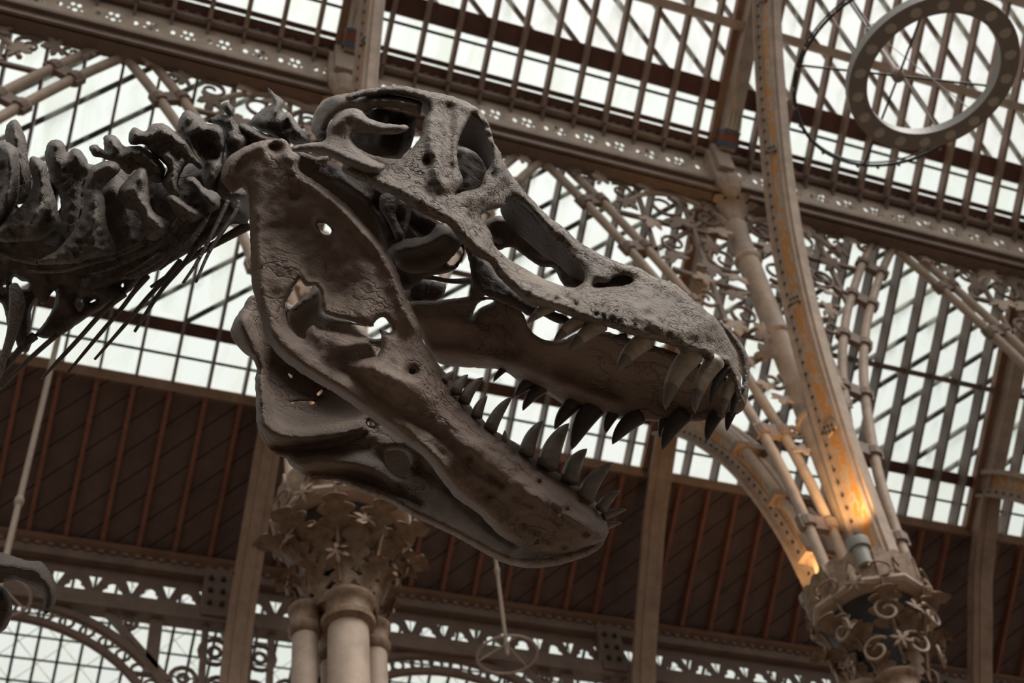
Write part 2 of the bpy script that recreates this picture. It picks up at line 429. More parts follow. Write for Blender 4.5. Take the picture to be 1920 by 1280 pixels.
# --- painted principal rafters
def principal(k, s0, s1, words, zig):
    x = XK(k); t = empty('principal_rafter', PP(x, s1)); tag(t, words, 'rafter', 'principal rafters')
    mb = MB(); mb.box(PP(x, (s0+s1)/2, .16), XH*.10, DWN*(s1-s0)/2, -NRM*.15); mb.build('post', M['iron'], t)
    mb = MB(); mb.box(PP(x-.14, (s0+s1)/2, .06), XH*.05, DWN*(s1-s0)/2, -NRM*.05); mb.build('side_board', M['plank'], t)
    if zig:
        mb = MB()
        sb = s1 - .05
        hh = .325
        mb.box(PP(x, sb-.10, .16), XH*.115, DWN*.10, -NRM*.165, 0)
        mb.box(PP(x, sb-.03, .16), XH*.125, DWN*.03, -NRM*.175, 1); mb.box(PP(x, sb-.19, .16), XH*.12, DWN*.018, -NRM*.17, 1)
        for j in range(4):                                   # white darts on red
            xx = x - .085 + j*.057
            mb.add([PP(xx-.026, sb-.22, hh), PP(xx+.026, sb-.22, hh), PP(xx, sb-.50, hh), PP(xx-.026, sb-.22, hh-.02), PP(xx+.026, sb-.22, hh-.02), PP(xx, sb-.50, hh-.02)],
                   [(0,1,2), (5,4,3), (0,3,4,1), (1,4,5,2), (2,5,3,0)], 2)
        mb.build('painted_foot', [M['red'], M['blue'], M['white']], t)
    return t
principal(0, -8, -2.95, 'painted principal rafter rising just above the crown of the skull', True)
principal(1, -8, -2.95, 'painted principal rafter rising left of the tall curved rib', True)
principal(2, -8, -2.95, 'painted principal rafter at the right edge below the ring lamp', True)
principal(0, -2.4, 1.3, 'lower principal rafter hidden behind the skull', False)
principal(1, -2.4, 1.3, 'lower cream principal rafter seen through the scrollwork behind the snout', False)
principal(2, -2.4, 1.3, 'lower principal rafter at right through the double arched tubes', False)

# --- the pierced beam along the column tops
def circ(cx, cy, r, n=10, sx=1.0, ph=0): return [(cx + sx*r*math.cos(ph+2*math.pi*i/n), cy + r*math.sin(ph+2*math.pi*i/n)) for i in range(n)]
pb = empty('pierced_beam', W(6.5, 7.6, 13.85)); tag(pb, 'long cast iron beam with pierced floral band across the column tops', 'beam')
mb = MB()
for i in range(-17, 36):
    xc = X0 + STEP*(i+.5); hw = STEP/2
    def el(cx, cy, r, n=9, s=1.0): return [(cx + s*r*math.cos(2*math.pi*j/n), cy + 1.75*r*math.sin(2*math.pi*j/n)) for j in range(n)]
    holes = [el(-.035, .125, .026), el(.035, .115, .030, 8, .9), el(.0, .0, .026, 8, 1.2), el(-.068, .02, .017, 7), el(.075, .01, .016, 7), el(-hw+.038, .05, .031, 9)]
    mb.plate([(-hw, -.30), (hw, -.30), (hw, .44), (-hw, .44)], holes, lambda u, v, w: W(xc+u, 7.6+w, 14.36+v), .010)
mb.build('pierced_band', M['iron'], pb)
mb = MB(); mb.box(W(6.5, 7.69, 13.96), XH*12.5, (0,.11,0), (0,0,.10)); mb.box(W(6.5, 7.56, 14.06), XH*12.5, (0,.04,0), (0,0,.025)); mb.box(W(6.5,7.57,13.88), XH*12.5, (0,.03,0), (0,0,.02))
mb.build('bottom_flange', M['iron_dark'], pb)
mb = MB()
mb.tube([W(-6, 7.53, 14.74), W(19, 7.53, 14.74)], .05, 8)
for i in range(-40, 90):
    x = X0 + STEP/3*i; mb.lathe(W(x, 7.53, 14.78), [(.05, 0), (.045, .04), (.012, .075)], 7)
mb.build('cresting', M['iron_dark'], pb)

# --- trefoil beam at the foot of the boarded roof
tb = empty('trefoil_beam', W(6.5, YB, 10.1)); tag(tb, 'dark iron beam pierced with trefoils and triangles at the roof foot', 'beam')
mb = MB()
for i in range(-17, 36):
    xc = X0 + STEP*(i+.5); hw = STEP/2
    tre = []
    for j in range(24):                                       # three-lobed opening
        a = 2*math.pi*j/24; r = .058 + .045*abs(math.cos(1.5*(a - math.pi/2))); tre.append((r*math.cos(a)*1.15, -.075 + r*math.sin(a)*1.05))
    tri = [(-hw+.004, .10), (-hw+.004, -.08), (-hw+.075, .10)]; tri2 = [(hw-.075, .10), (hw-.004, -.08), (hw-.004, .10)]
    bar_ = [(-.09, .165), (.09, .165), (.09, .19), (-.09, .19)]
    mb.plate([(-hw, -.24), (hw, -.24), (hw, .23), (-hw, .23)], [tre, tri, tri2], lambda u, v, w: W(xc+u, YB+w, 10.50+v), .018)
mb.build('trefoil_band', M['iron_dark'], tb)
mb = MB(); mb.box(W(6.5, YB-.04, 10.79), XH*12.5, (0,.08,0), (0,0,.06)); mb.box(W(6.5, YB-.02, 10.20), XH*12.5, (0,.10,0), (0,0,.10))
for i in range(-60, 110): mb.box(W(X0+STEP/3*i, YB-.10, 10.86), XH*.03, (0,.05,0), (0,0,.02))
mb.build('moulding', M['iron_dark'], tb)
for k in range(-1, 3):                                        # casting joints over the lower columns
    t = empty('beam_bracket', W(XK(k)-.35, YB-.05, 10.1)); tag(t, {-1:'beam bracket out beyond the left edge', 0:'beam bracket under the boarded roof left of the twin shafts', 1:'beam bracket under the boarded roof below the lower jaw tip', 2:'beam bracket under the boarded roof right of the lit capital'}[k], 'bracket', 'beam brackets')
    q = MB(); q.box(W(XK(k)-.30, YB-.08, 10.50), XH*.16, (0,.07,0), (0,0,.34)); q.build('plate', M['iron_dark'], t)
    for dx in (-.08, .06):
        for dz in (-.18, 0, .18):
            q = MB(); q.lathe(W(XK(k)-.30+dx, YB-.17, 10.5+dz-.02), [(.03,0),(.03,.04),(.01,.05)], 8); q.build('bolt_head', M['rivet'], t)
    c = MB(); c.lathe(W(XK(k), YB+.02, -ZO), [(.17, 0), (.17, 11.6), (.22, 11.75)], 16)
    tag(c.build('lower_column', M['iron_dark'], None, True), {-1:'dark round column beyond the left edge', 0:'dark round column behind the left roof rib', 1:'dark round column behind the middle roof rib', 2:'dark round column behind the right roof rib'}[k], 'column', 'columns of the outer row')
# arches under the trefoil beam
def arch_tracery(k):
    xm = XK(k) + BAY/2
    t = empty('arch_tracery', W(xm, YB, 9)); tag(t, {-1:'dark round arch with pierced spandrels below the trefoil beam at lower left', 0:'dark round arch below the trefoil beam behind the twin shafts', 1:'dark round arch below the trefoil beam right of the jaw tip'}[k], 'arch', 'arches of the outer row')
    for nm, R, r in (('outer_ring', 2.02, .06), ('inner_ring', 1.80, .05)):
        q = MB(); q.tube([W(xm + R*math.cos(a)*1.02, YB, 8.10 + R*math.sin(a)) for a in np.linspace(-.25, math.pi+.25, 40)], r, 8); q.build(nm, M['iron_dark'], t, True)
    q = MB()
    for a in np.linspace(.0, math.pi, 26):
        q.tube([W(xm + 1.91*math.cos(a)*1.02 + .075*math.cos(b), YB, 8.10 + 1.91*math.sin(a) + .075*math.sin(b)) for b in np.linspace(0, 2*math.pi, 11)], .020, 5, 0, False)
    q.build('ring_row', M['iron_dark'], t)
    for sx in (-1, 1):
        for a_, b_, w_ in (((1.55, 10.12), (1.55, 9.35), .14), ((1.0, 10.12), (1.75, 9.3), .06), ((2.1, 10.12), (2.1, 8.6), .07)):
            q = MB(); q.bar(W(xm+sx*a_[0], YB, a_[1]), W(xm+sx*b_[0], YB, b_[1]), w_, .09, (0,1,0)); q.build('spandrel_post', M['iron_dark'], t)
    for sx in (-1, 1):
        for (u, z, r) in ((2.22, 9.75, .17), (1.9, 9.35, .14), (2.28, 9.3, .12), (1.25, 10.0, .09)):
            q = MB(); q.tube([W(xm+sx*u + r*math.cos(b), YB-.02, z + r*math.sin(b)) for b in np.linspace(0, 2*math.pi, 15)], .028, 6, 0, False)
            q.tube([W(xm+sx*u + r*.4*math.cos(b), YB-.02, z + r*.4*math.sin(b)) for b in np.linspace(0, 2*math.pi, 9)], .024, 6, 0, False)
            q.build('spandrel_scroll', M['iron_dark'], t)
for k in (-1, 0, 1): arch_tracery(k)

# --- leaves and scrolls
def palm(n=5, R=.2, inner=.42, tip=.24):
    pts = []
    for j in range(n):
        a0 = math.pi*(.5 + (j-(n-1)/2)*.36)
        L = R*(1 - .13*abs(j-(n-1)/2))
        for da, rr in ((-.17, inner), (-.16, .72), (-.06, .90), (0, 1.0), (.06, .90), (.16, .72)):
            pts.append((L*rr*math.cos(a0+da*1.0), L*rr*math.sin(a0+da)))
    pts.append((.02*R, -.25*R)); pts.append((-.02*R, -.25*R))
    # order by angle for a clean outline
    pts = sorted(pts, key=lambda p: -math.atan2(p[1]+.0, p[0]) if not (p[1] < 0) else -(-math.pi/2 + (p[0])))
    return pts
def star_leaf(R, n, rot, notch=.38):
    pts = []
    for j in range(n*4):
        a = rot + 2*math.pi*j/(n*4); ph = j % 4
        r = R*{0: 1.0, 1: .62, 2: notch, 3: .62}[ph]
        pts.append((r*math.cos(a), r*math.sin(a)))
    return pts
def arch_xz(side):                                            # half arch from a column to the middle of its bay
    P = [(.32, 7.4), (.42, 9.0), (.60, 10.0), (.86, 11.0), (1.22, 11.95), (1.64, 12.8), (2.06, 13.55), (2.47, 14.2)]
    return [(side*x, z) for x, z in P]
def lobed_leaf(R, rot):
    pol = [(-90, .18), (-62, .30), (-48, .58), (-28, .80), (-14, .62), (-6, .42), (12, .72), (30, .92), (46, .70), (56, .44), (68, .78), (90, 1.08)]
    pol = pol + [(180-a, r) for a, r in reversed(pol[1:-1])]
    return [(R*r*math.cos(math.radians(a)+rot), R*r*math.sin(math.radians(a)+rot)) for a, r in pol]
HB = {(-1, 1): 'over the neck, left of the apex', (0, -1): 'behind the neck and skull crown', (0, 1): 'rising behind the skull', (1, -1): 'descending behind the snout',
      (1, 1): 'climbing right of the tall rib', (2, -1): 'descending at the right edge', (-1, -1): 'far left', (2, 1): 'far right'}
def half_bay(k, side):
    xc = XK(k); key = (k, side); where = HB[key]
    t = empty('arched_tube_pair', W(xc + side*1.2, YA, 7.9)); tag(t, 'pair of collared arch tubes ' + where, 'arch', 'longitudinal arch tubes')
    P = [np.array(p) for p in catmull(arch_xz(side), 3)]
    for off, r in ((-.13, .055), (.13, .055)):
        path = []
        for i, p in enumerate(P):
            d = P[min(i+1, len(P)-1)] - P[max(i-1, 0)]; d /= np.linalg.norm(d); n_ = np.array([-d[1], d[0]])*side
            q2 = p + n_*off; path.append(W(xc+q2[0], YA, q2[1]))
        mb = MB(); mb.tube(path, r, 10); mb.build('tube', M['iron'], t, True)
    for i in range(2, len(P)-1, 3):
        d = P[i+1] - P[i-1]; d /= np.linalg.norm(d); n_ = np.array([-d[1], d[0]])
        a, b = P[i] - n_*.22, P[i] + n_*.22
        mb = MB(); mb.bar(W(xc+a[0], YA, a[1]), W(xc+b[0], YA, b[1]), .16, .075, (0,1,0))
        for s_ in (-.13, .13):
            c = P[i] + n_*s_; dd = np.array([d[0], 0, d[1]])*.05
            mb.tube([W(xc+c[0], YA, c[1]) - dd, W(xc+c[0], YA, c[1]) + dd], .085, 10)
        mb.build('collar', M['iron_dark'], t)
    # spandrel scrollwork between tube, shaft and beam
    t = empty('spandrel_scrollwork', W(xc + side*.9, YA, 10)); tag(t, 'leafy iron spandrel scrollwork ' + where, 'scrollwork', 'spandrel scrollwork')
    r2 = random.Random(41 + k*7 + side)
    mb = MB()
    AX = [p for p in P]
    def arch_x(z):
        zs = [p[1] for p in AX]; xs = [abs(p[0]) for p in AX]; return float(np.interp(z, zs, xs))
    mb.bar(W(xc+side*.15, YA, 12.1), W(xc+side*1.1, YA, 12.25), .05, .05, (0,1,0))
    mb.bar(W(xc+side*.15, YA, 13.2), W(xc+side*1.7, YA, 13.2), .05, .05, (0,1,0))
    mb.bar(W(xc+side*.62, YA, 13.9), W(xc+side*.62, YA, 10.4), .055, .055, (0,1,0))
    mb.bar(W(xc+side*1.25, YA, 13.9), W(xc+side*1.25, YA, 12.3), .05, .05, (0,1,0))
    mb.bar(W(xc+side*.15, YA, 13.75), W(xc+side*1.35, YA, 12.45), .05, .05, (0,1,0))
    mb.bar(W(xc+side*.15, YA, 11.0), W(xc+side*.75, YA, 10.7), .045, .045, (0,1,0))
    mb.build('rail', M['iron_dark'], t)
    def arc(cx, cz, R, a0, a1, r, q): q.tube([W(xc+side*(cx + R*(1-.0*j)*math.cos(a)), YA-.03, cz + R*math.sin(a)) for j, a in enumerate(np.linspace(a0, a1, 14))], r, 6)
    def spiral(cx, cz, R, a0, turns, r, q):
        q.tube([W(xc+side*(cx + R*(1-.8*u)*math.cos(a0+u*turns*2*math.pi)), YA-.03, cz + R*(1-.8*u)*math.sin(a0+u*turns*2*math.pi)) for u in np.linspace(0, 1, 22)], [r*(1-.4*u) for u in np.linspace(0, 1, 22)], 6)
    SP = [(.38, 13.5, .22, 0, 1.5), (.95, 13.55, .25, 2, 1.4), (1.5, 13.65, .17, 1, 1.3), (.36, 12.65, .24, 4, 1.5), (.98, 12.75, .22, 3, 1.5), (.34, 11.6, .2, 5, 1.4),
          (.80, 11.75, .16, 1.5, 1.3), (.30, 10.5, .15, 2.2, 1.3), (.26, 9.7, .1, .5, 1.2), (1.95, 13.72, .11, 2, 1.2)]
    for c_ in SP:
        q = MB(); spiral(*c_[:5], .026, q); q.build('scroll', M['iron_dark'], t, True)
    q = MB(); arc(.75, 13.1, .75, .35, 2.6, .035, q); q.build('big_scroll', M['iron'], t, True)
    LV = [(.30, 13.75, .17), (.72, 13.72, .19), (1.12, 13.78, .17), (1.45, 13.45, .16), (1.78, 13.72, .14), (.32, 13.15, .19), (.78, 13.22, .20), (1.18, 13.1, .18),
          (.45, 12.85, .16), (.25, 12.3, .17), (.62, 12.35, .21), (1.0, 12.4, .17), (.42, 11.9, .18), (.80, 12.05, .15), (.24, 11.3, .16), (.58, 11.35, .17),
          (.32, 10.85, .15), (.55, 10.75, .13), (.26, 10.2, .13), (.44, 10.35, .12), (.28, 9.4, .10), (2.15, 13.8, .11)]
    for (u, z, R) in LV:
        u2 = u + r2.uniform(-.05, .05); z2 = z + r2.uniform(-.06, .06); rot = r2.uniform(0, 6.28); n_ = r2.choice([5, 5, 6, 7]); tilt = r2.uniform(-.35, .35); t2 = r2.uniform(-.35, .35)
        q = MB(); q.plate(lobed_leaf(R*1.12, rot), [], lambda a, b, w: W(xc + side*(u2+a), YA - .07 + w + tilt*a + t2*b + .8*(a*a+b*b), z2 + b), .02)
        q.build('leaf', M['iron'] if r2.random() < .6 else M['iron_dark'], t)
for k, s_ in ((-1, 1), (0, -1), (0, 1), (1, -1), (1, 1), (2, -1)): half_bay(k, s_)

# --- sweeping a rectangular section along a rib lying in the plane X = const
def sweep(mb, P, X, a0, a1, b0, b1, m=0):
    vs, fs = [], []; n = len(P)
    for i in range(n):
        d = P[min(i+1, n-1)] - P[max(i-1, 0)]; d = d/np.linalg.norm(d); nn = np.array([d[1], -d[0]])
        for a, b in ((a0, b0), (a1, b0), (a1, b1), (a0, b1)):
            q = P[i] + nn*a; vs.append(W(X+b, q[0], q[1]))
    for i in range(n-1):
        for j in range(4):
            j2 = (j+1) % 4; fs.append((i*4+j, i*4+j2, (i+1)*4+j2, (i+1)*4+j))
    fs.append((3,2,1,0)); fs.append(tuple((n-1)*4+j for j in range(4)))
    mb.add(vs, fs, m)
def rivets(mb, P, X, a, b, every, m=1):
    acc = 0
    for i in range(1, len(P)):
        d = P[i] - P[i-1]; L = np.linalg.norm(d); d /= L; nn = np.array([d[1], -d[0]])
        pos = every - acc
        while pos < L:
            q = P[i-1] + d*pos + nn*a; mb.box(W(X+b, q[0], q[1]), (-.012,0,0), (0, .014*d[0], .014*d[1]), (0, .014*nn[0], .014*nn[1]), m); pos += every
        acc = (acc + L) % every
NAVE = [(7.62, 7.30), (7.57, 8.42), (7.49, 9.52), (7.29, 10.98), (6.93, 12.49), (6.37, 14.0), (5.68, 15.5), (4.9, 16.75), (3.9, 17.95), (2.7, 19.0)]
AISLE = [(8.50, 7.2), (8.51, 8.18), (8.55, 8.55), (8.62, 8.99), (8.74, 9.47), (8.91, 10.02), (9.12, 10.56), (9.41, 11.13), (9.76, 11.70), (10.15, 12.2), (10.42, 12.46)]
RIBB = [(10.40, 12.44), (10.86, 11.98), (11.20, 11.62), (11.55, 11.12), (11.95, 10.55), (12.30, 9.95), (12.50, 9.2), (12.55, 8.0)]
def ribs(k, wn_):
    X = XK(k) - .05
    P = [np.array(p) for p in catmull(NAVE, 5)]
    t = empty('nave_rib', W(X, 7.6, 7.7)); tag(t, wn_[0], 'roof rib', 'ribs over the nave')
    mb = MB(); sweep(mb, P, X, -.15, .12, -.03, .03); mb.build('painted_web', M['painted'], t)
    mb = MB(); sweep(mb, P, X, -.185, -.15, -.05, .11); sweep(mb, P, X, -.215, -.185, -.01, .07); sweep(mb, P, X, -.155, -.135, -.045, .05); sweep(mb, P, X, -.20, -.17, .075, .105); mb.build('soffit_moulding', M['iron'], t)
    mb = MB(); sweep(mb, P, X, .045, .135, -.05, .05); sweep(mb, P, X, .12, .15, -.10, .10); rivets(mb, P, X, .085, -.055, .16)
    for zt in (2.0, 4.0, 6.0, 8.2):                           # riveted splice plates
        acc = 0
        for i in range(1, len(P)):
            L = np.linalg.norm(P[i]-P[i-1])
            if acc <= zt < acc+L:
                c = P[i]; d = (P[i]-P[i-1])/L; nn = np.array([d[1], -d[0]])
                mb.box(W(X-.035, c[0], c[1]), (-.012,0,0), (0, (.07*d+.05*nn)[0], (.07*d+.05*nn)[1]), (0, .12*nn[0], .12*nn[1]), 0)
                for u in (-.08, -.02, .04):
                    for v in (-.035, .035):
                        q = c + nn*u + d*(v + u*.5); mb.box(W(X-.05, q[0], q[1]), (-.012,0,0), (0, .013*d[0], .013*d[1]), (0, .013*nn[0], .013*nn[1]), 1)
            acc += L
    mb.build('riveted_flange', [M['iron'], M['rivet']], t)
    P = [np.array(p) for p in catmull(AISLE, 4)]
    t = empty('aisle_rib', W(X, 8.5, 7.5)); tag(t, wn_[1], 'roof rib', 'ribs over the aisle')
    mb = MB(); sweep(mb, P, X, -.30, -.06, -.03, .03); mb.build('painted_web', M['painted'], t)
    mb = MB(); sweep(mb, P, X, -.10, .0, -.055, .055); sweep(mb, P, X, -.005, .03, -.14, .14); rivets(mb, P, X, -.05, -.06, .16); mb.build('riveted_flange', [M['iron'], M['rivet']], t)
    mb = MB(); sweep(mb, P, X, -.36, -.29, -.10, .10); mb.build('back_moulding', M['iron'], t)
    P2 = [np.array(p) for p in catmull(RIBB, 4)]
    t = empty('descending_rib', W(X, 12.5, 8.0)); tag(t, wn_[2], 'roof rib', 'ribs falling to the outer columns')
    mb = MB(); sweep(mb, P2, X, -.10, .12, -.06, .10); mb.build('web', M['iron'], t)
    mb = MB(); sweep(mb, P2, X, .11, .16, -.15, .15); sweep(mb, P2, X, .15, .18, -.06, .06); sweep(mb, P2, X, .02, .09, -.09, -.05); mb.build('moulding', M['sill'], t)
    # straight shafts that follow the aisle rib up from the capital
    t = empty('rib_shafts', W(X, 8.1, 7.6)); tag(t, wn_[3], 'shafts', 'collared rib shafts')
    for dx, dy in ((-.02, -.46), (-.30, -.50)):
        path = [W(X+dx+.05, p[0]+dy*(.85 if p[1] < 9 else .8), p[1]) for p in P[:-8]]
        mb = MB(); mb.tube(path, .055, 10); mb.build('shaft', M['iron'], t, True)
    for zc in (8.35, 9.25, 10.3):
        yc = float(np.interp(zc, [p[1] for p in P], [p[0] for p in P]))
        mb = MB(); mb.box(W(X-.12, yc-.40, zc), XH*.26, (0,.09,0), (0,0,.035))
        for dx in (-.30, -.02): mb.lathe(W(X+dx+.05, yc-.40, zc-.07), [(.07, 0), (.095, .05), (.095, .09), (.07, .14)], 12)
        mb.build('collar', M['iron_dark'], t)
RN = {-1: ('nave rib beyond the left edge', 'aisle rib beyond the left edge', 'descending rib beyond the left edge', 'rib shafts beyond the left edge'),
      0: ('pale nave rib rising from behind the crown of the skull', 'aisle rib hidden behind the rear of the skull', 'pale roof rib descending left of the jaw over the boarded ceiling', 'pale collared shafts above the leafy capital behind the jaw'),
      1: ('tall curved painted nave rib sweeping up from the lamp-lit capital', 'stencilled aisle rib curving from the lit capital toward the teeth', 'pale roof rib descending right of the jaw tip', 'collared shafts rising beside the lit stencilled aisle rib'),
      2: ('nave rib past the right edge', 'stencilled aisle rib curving out at the right edge', 'roof rib descending near the right edge', 'rib shafts past the right edge')}
for k in (0, 1, 2): ribs(k, RN[k])

# --- columns
def acanthus(H, Wd, curl, fold, lob=4):
    """points of a curling lobed leaf: local x across, z up, y outward"""
    nu, nv = 9, 29; g = []
    for j in range(nv):
        v = j/(nv-1); wv = Wd*1.25*(math.sin(math.pi*min(1, .20+.74*v))**.7) * (.36 + .64*abs(math.sin(math.pi*(v*lob + .1)))**.7)
        if v > .97: wv *= .3
        for i in range(nu):
            u = 2*i/(nu-1) - 1
            ang = curl*max(0, v-.45)**1.4
            z = H*(v if v < .55 else .55 + (v-.55)*math.cos(ang)); y = .28*H*max(0, v-.35)**1.5 + H*.5*max(0, v-.5)*math.sin(ang) - fold*abs(u)*wv
            g.append((u*wv, y, z))
    f = [(j*nu+i, j*nu+i+1, (j+1)*nu+i+1, (j+1)*nu+i) for j in range(nv-1) for i in range(nu-1)]
    return g, f
def add_leaf(mb, c, ang, rad, H, Wd, curl, lean, m=0, th=.018):
    g, f = acanthus(H, Wd, curl, .25)
    er = np.array([math.cos(ang), math.sin(ang), 0]); et = np.array([-math.sin(ang), math.cos(ang), 0]); ez = np.array([0,0,1.0])
    up = ez*math.cos(lean) + er*math.sin(lean); out = er*math.cos(lean) - ez*math.sin(lean)
    c = np.array(c) + er*rad; n = len(g)
    F = [c + et*x + out*y + up*z for x, y, z in g]; B = [p - out*th for p in F]
    vs = F + B; fs = list(f) + [tuple(n+i for i in reversed(q)) for q in f]
    nu, nv = 9, 29
    rim = [i for i in range(nu)] + [j*nu+nu-1 for j in range(1, nv)] + [(nv-1)*nu+i for i in range(nu-2, -1, -1)] + [j*nu for j in range(nv-2, 0, -1)]
    for a, b in zip(rim, rim[1:] + rim[:1]): fs.append((a, b, n+b, n+a))
    mb.add(vs, fs, m)
def column(k, label, lit):
    X = XK(k); t = empty('column', W(X, YA, -ZO)); tag(t, label, 'column', 'clustered nave columns')
    X += {0: -.04, 1: -.14}.get(k, -.1)
    sh = -.13 if k == 1 else 0
    for dx, dy, r in ((-.02+sh, -.13, .150), (-.30+sh*.7, .02, .095), (.24+sh, .10, .095), (-.02, .28, .095)):
        mb = MB(); mb.lathe(W(X+dx, YA+dy, -ZO), [(r*1.5, 0), (r*1.5, .3), (r, .42), (r, ZO+6.36)], 24); mb.build('shaft', M['iron'], t, True)
        mb = MB(); mb.lathe(W(X+dx, YA+dy, 6.34), [(r*1.02, 0), (r*1.30, .03), (r*1.34, .07), (r*1.12, .10), (r*1.12, .16), (r*1.22, .19), (r*1.38, .22), (r*1.38, .25), (r*1.1, .28)], 24); mb.build('neck_ring', M['leaf'], t, True)
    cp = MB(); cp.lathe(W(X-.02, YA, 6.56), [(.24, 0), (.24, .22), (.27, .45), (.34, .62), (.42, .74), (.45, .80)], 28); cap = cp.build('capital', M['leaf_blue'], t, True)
    r3 = random.Random(k+3); cc = W(X-.02, YA-.02, 6.56)
    spec = []
    na, nb, nc = (7, 6, 6) if lit else (9, 9, 9)
    for j in range(na): spec.append((2*math.pi*j/na + .2, .25, 0.0, .42, .085, 2.8, .25))
    for j in range(nb): spec.append((2*math.pi*j/nb + .55, .27, .22, .46, .10, 3.0, .45))
    for j in range(nc): spec.append((2*math.pi*j/nc + .1, .32, .44, .44, .125, 1.5, .85))
    if lit:
        for j in range(14):                                   # open scrolls standing off the bell
            a = 2*math.pi*j/14 + .2; er = np.array([math.cos(a), math.sin(a), 0]); et = np.array([-er[1], er[0], 0]); zz = (.22, .50)[j % 2]; sg = 1 if j % 4 < 2 else -1
            mbs = MB(); mbs.tube([cc + er*(.40+.10*(j % 2)) + et*sg*.13*(1-.75*u)*math.cos(.6+u*8.2) + np.array([0, 0, zz + .13*(1-.75*u)*math.sin(.6+u*8.2)]) for u in np.linspace(0, 1, 24)], .014, 6); mbs.build('scroll', M['iron'], cap, True)
    for (a, rad, dz, H, Wd, cu, ln) in spec:
        mb = MB(); add_leaf(mb, cc + np.array([0,0,dz + r3.uniform(-.03,.03)]), a + r3.uniform(-.1,.1), rad, H, Wd, cu, ln + r3.uniform(-.06,.06)); mb.build('leaf', M['leaf'], cap, True)
    q = MB()
    for j in range(7):                                        # curled stems with flowers between the leaves
        a = 2*math.pi*j/7 + .75; er = np.array([math.cos(a), math.sin(a), 0]); et = np.array([-er[1], er[0], 0])
        path = [cc + er*(.27 + .25*v) + np.array([0,0,.1+.75*v]) for v in np.linspace(0,1,6)]
        path += [path[5] + et*.11*math.sin(b)*.9 + np.array([0,0,1])*.11*(1-math.cos(b))*.6 + er*.04*b/3 for b in np.linspace(.5, 4.6, 9)]
        q.tube(path, [.015]*6 + [.014 - .0007*i for i in range(9)], 7)
    q.build('stem', M['leaf'], cap, True)
    for j in range(14):
        a = 2*math.pi*j/14 + .3; er = np.array([math.cos(a), math.sin(a), 0]); et = np.array([-er[1], er[0], 0]); zz = .25 + .28*(j % 3); rr = .40 + .07*(j % 3)
        q = MB(); q.plate(star_leaf(.105, 6, j, .18), [], lambda u, v, w: cc + er*(rr + w - 1.6*(u*u+v*v) + .03) + et*u + np.array([0,0,zz+v]), .016); q.build('flower', M['leaf'], cap)
    # crown: an octagonal gallery pierced with trefoil leaves
    g = MB(); nE = 8; Rg = .52
    for j in range(nE):
        a0, a1 = 2*math.pi*(j-.5)/nE, 2*math.pi*(j+.5)/nE
        p0 = np.array([Rg*math.cos(a0), Rg*math.sin(a0), 0]); p1 = np.array([Rg*math.cos(a1), Rg*math.sin(a1), 0]); d = (p1-p0); L = np.linalg.norm(d); d /= L; nn = np.array([math.cos((a0+a1)/2), math.sin((a0+a1)/2), 0])
        base = W(X-.02, YA, 7.42)
        hole = [(L/2-.075, .06), (L/2-.02, .10), (L/2-.05, .15), (L/2, .235), (L/2+.05, .15), (L/2+.02, .10), (L/2+.075, .06), (L/2+.03, .045), (L/2-.03, .045)]
        top = [(L*u, .27 + .05*abs(math.sin(u*math.pi*2.5))) for u in np.linspace(1, 0, 13)]
        g.plate([(0, 0), (L, 0)] + top, [hole], lambda u, v, w: base + p0 + d*u + np.array([0,0,v]) + nn*(w + .12*v), .025)
    g.build('crown_gallery', M['leaf'], t)
    g = MB(); g.lathe(W(X-.02, YA, 7.33), [(.47, 0), (.55, .03), (.58, .06), (.58, .09), (.53, .11)], 8); g.build('abacus', M['iron'], t)
    X = XK(k)
    mb = MB(); mb.lathe(W(X+.02, YA, 7.40), [(.17, 0), (.15, .95), (.135, 2.3), (.135, 5.95), (.15, 6.0), (.15, 6.07), (.13, 6.1), (.13, 6.45), (.2, 6.65), (.26, 6.75)], 20)
    for z in (2.2, 3.6, 5.0): mb.lathe(W(X+.02, YA, 7.75+z), [(.14, 0), (.165, .03), (.165, .07), (.14, .1)], 20)
    mb.build('upper_shaft', M['iron'], t, True)
    for j in range(10):
        a = 2*math.pi*j/10; mb = MB(); add_leaf(mb, W(X+.02, YA, 13.5), a, .12, .45, .09, 2.4, .3); mb.build('upper_leaf', M['iron'], t, True)
    # brackets from the beam to the rafter foot
    mb = MB(); mb.box(W(X-.08, 7.58, 14.35), XH*.16, (0,.10,0), (0,0,.36)); mb.box(W(X-.08, 7.46, 14.5), XH*.11, (0,.06,0), (0,0,.26)); mb.lathe(W(X-.08, 7.5, 13.72), [(.02,0),(.10,.08),(.15,.2),(.17,.28)], 12)
    mb.build('bracket', M['iron'], t)
    return t
column(0, 'clustered column with leafy capital standing directly below the jaw', False)
column(1, 'clustered column with lamp-lit leafy capital at lower right', True)
column(2, 'clustered column past the right edge', False)

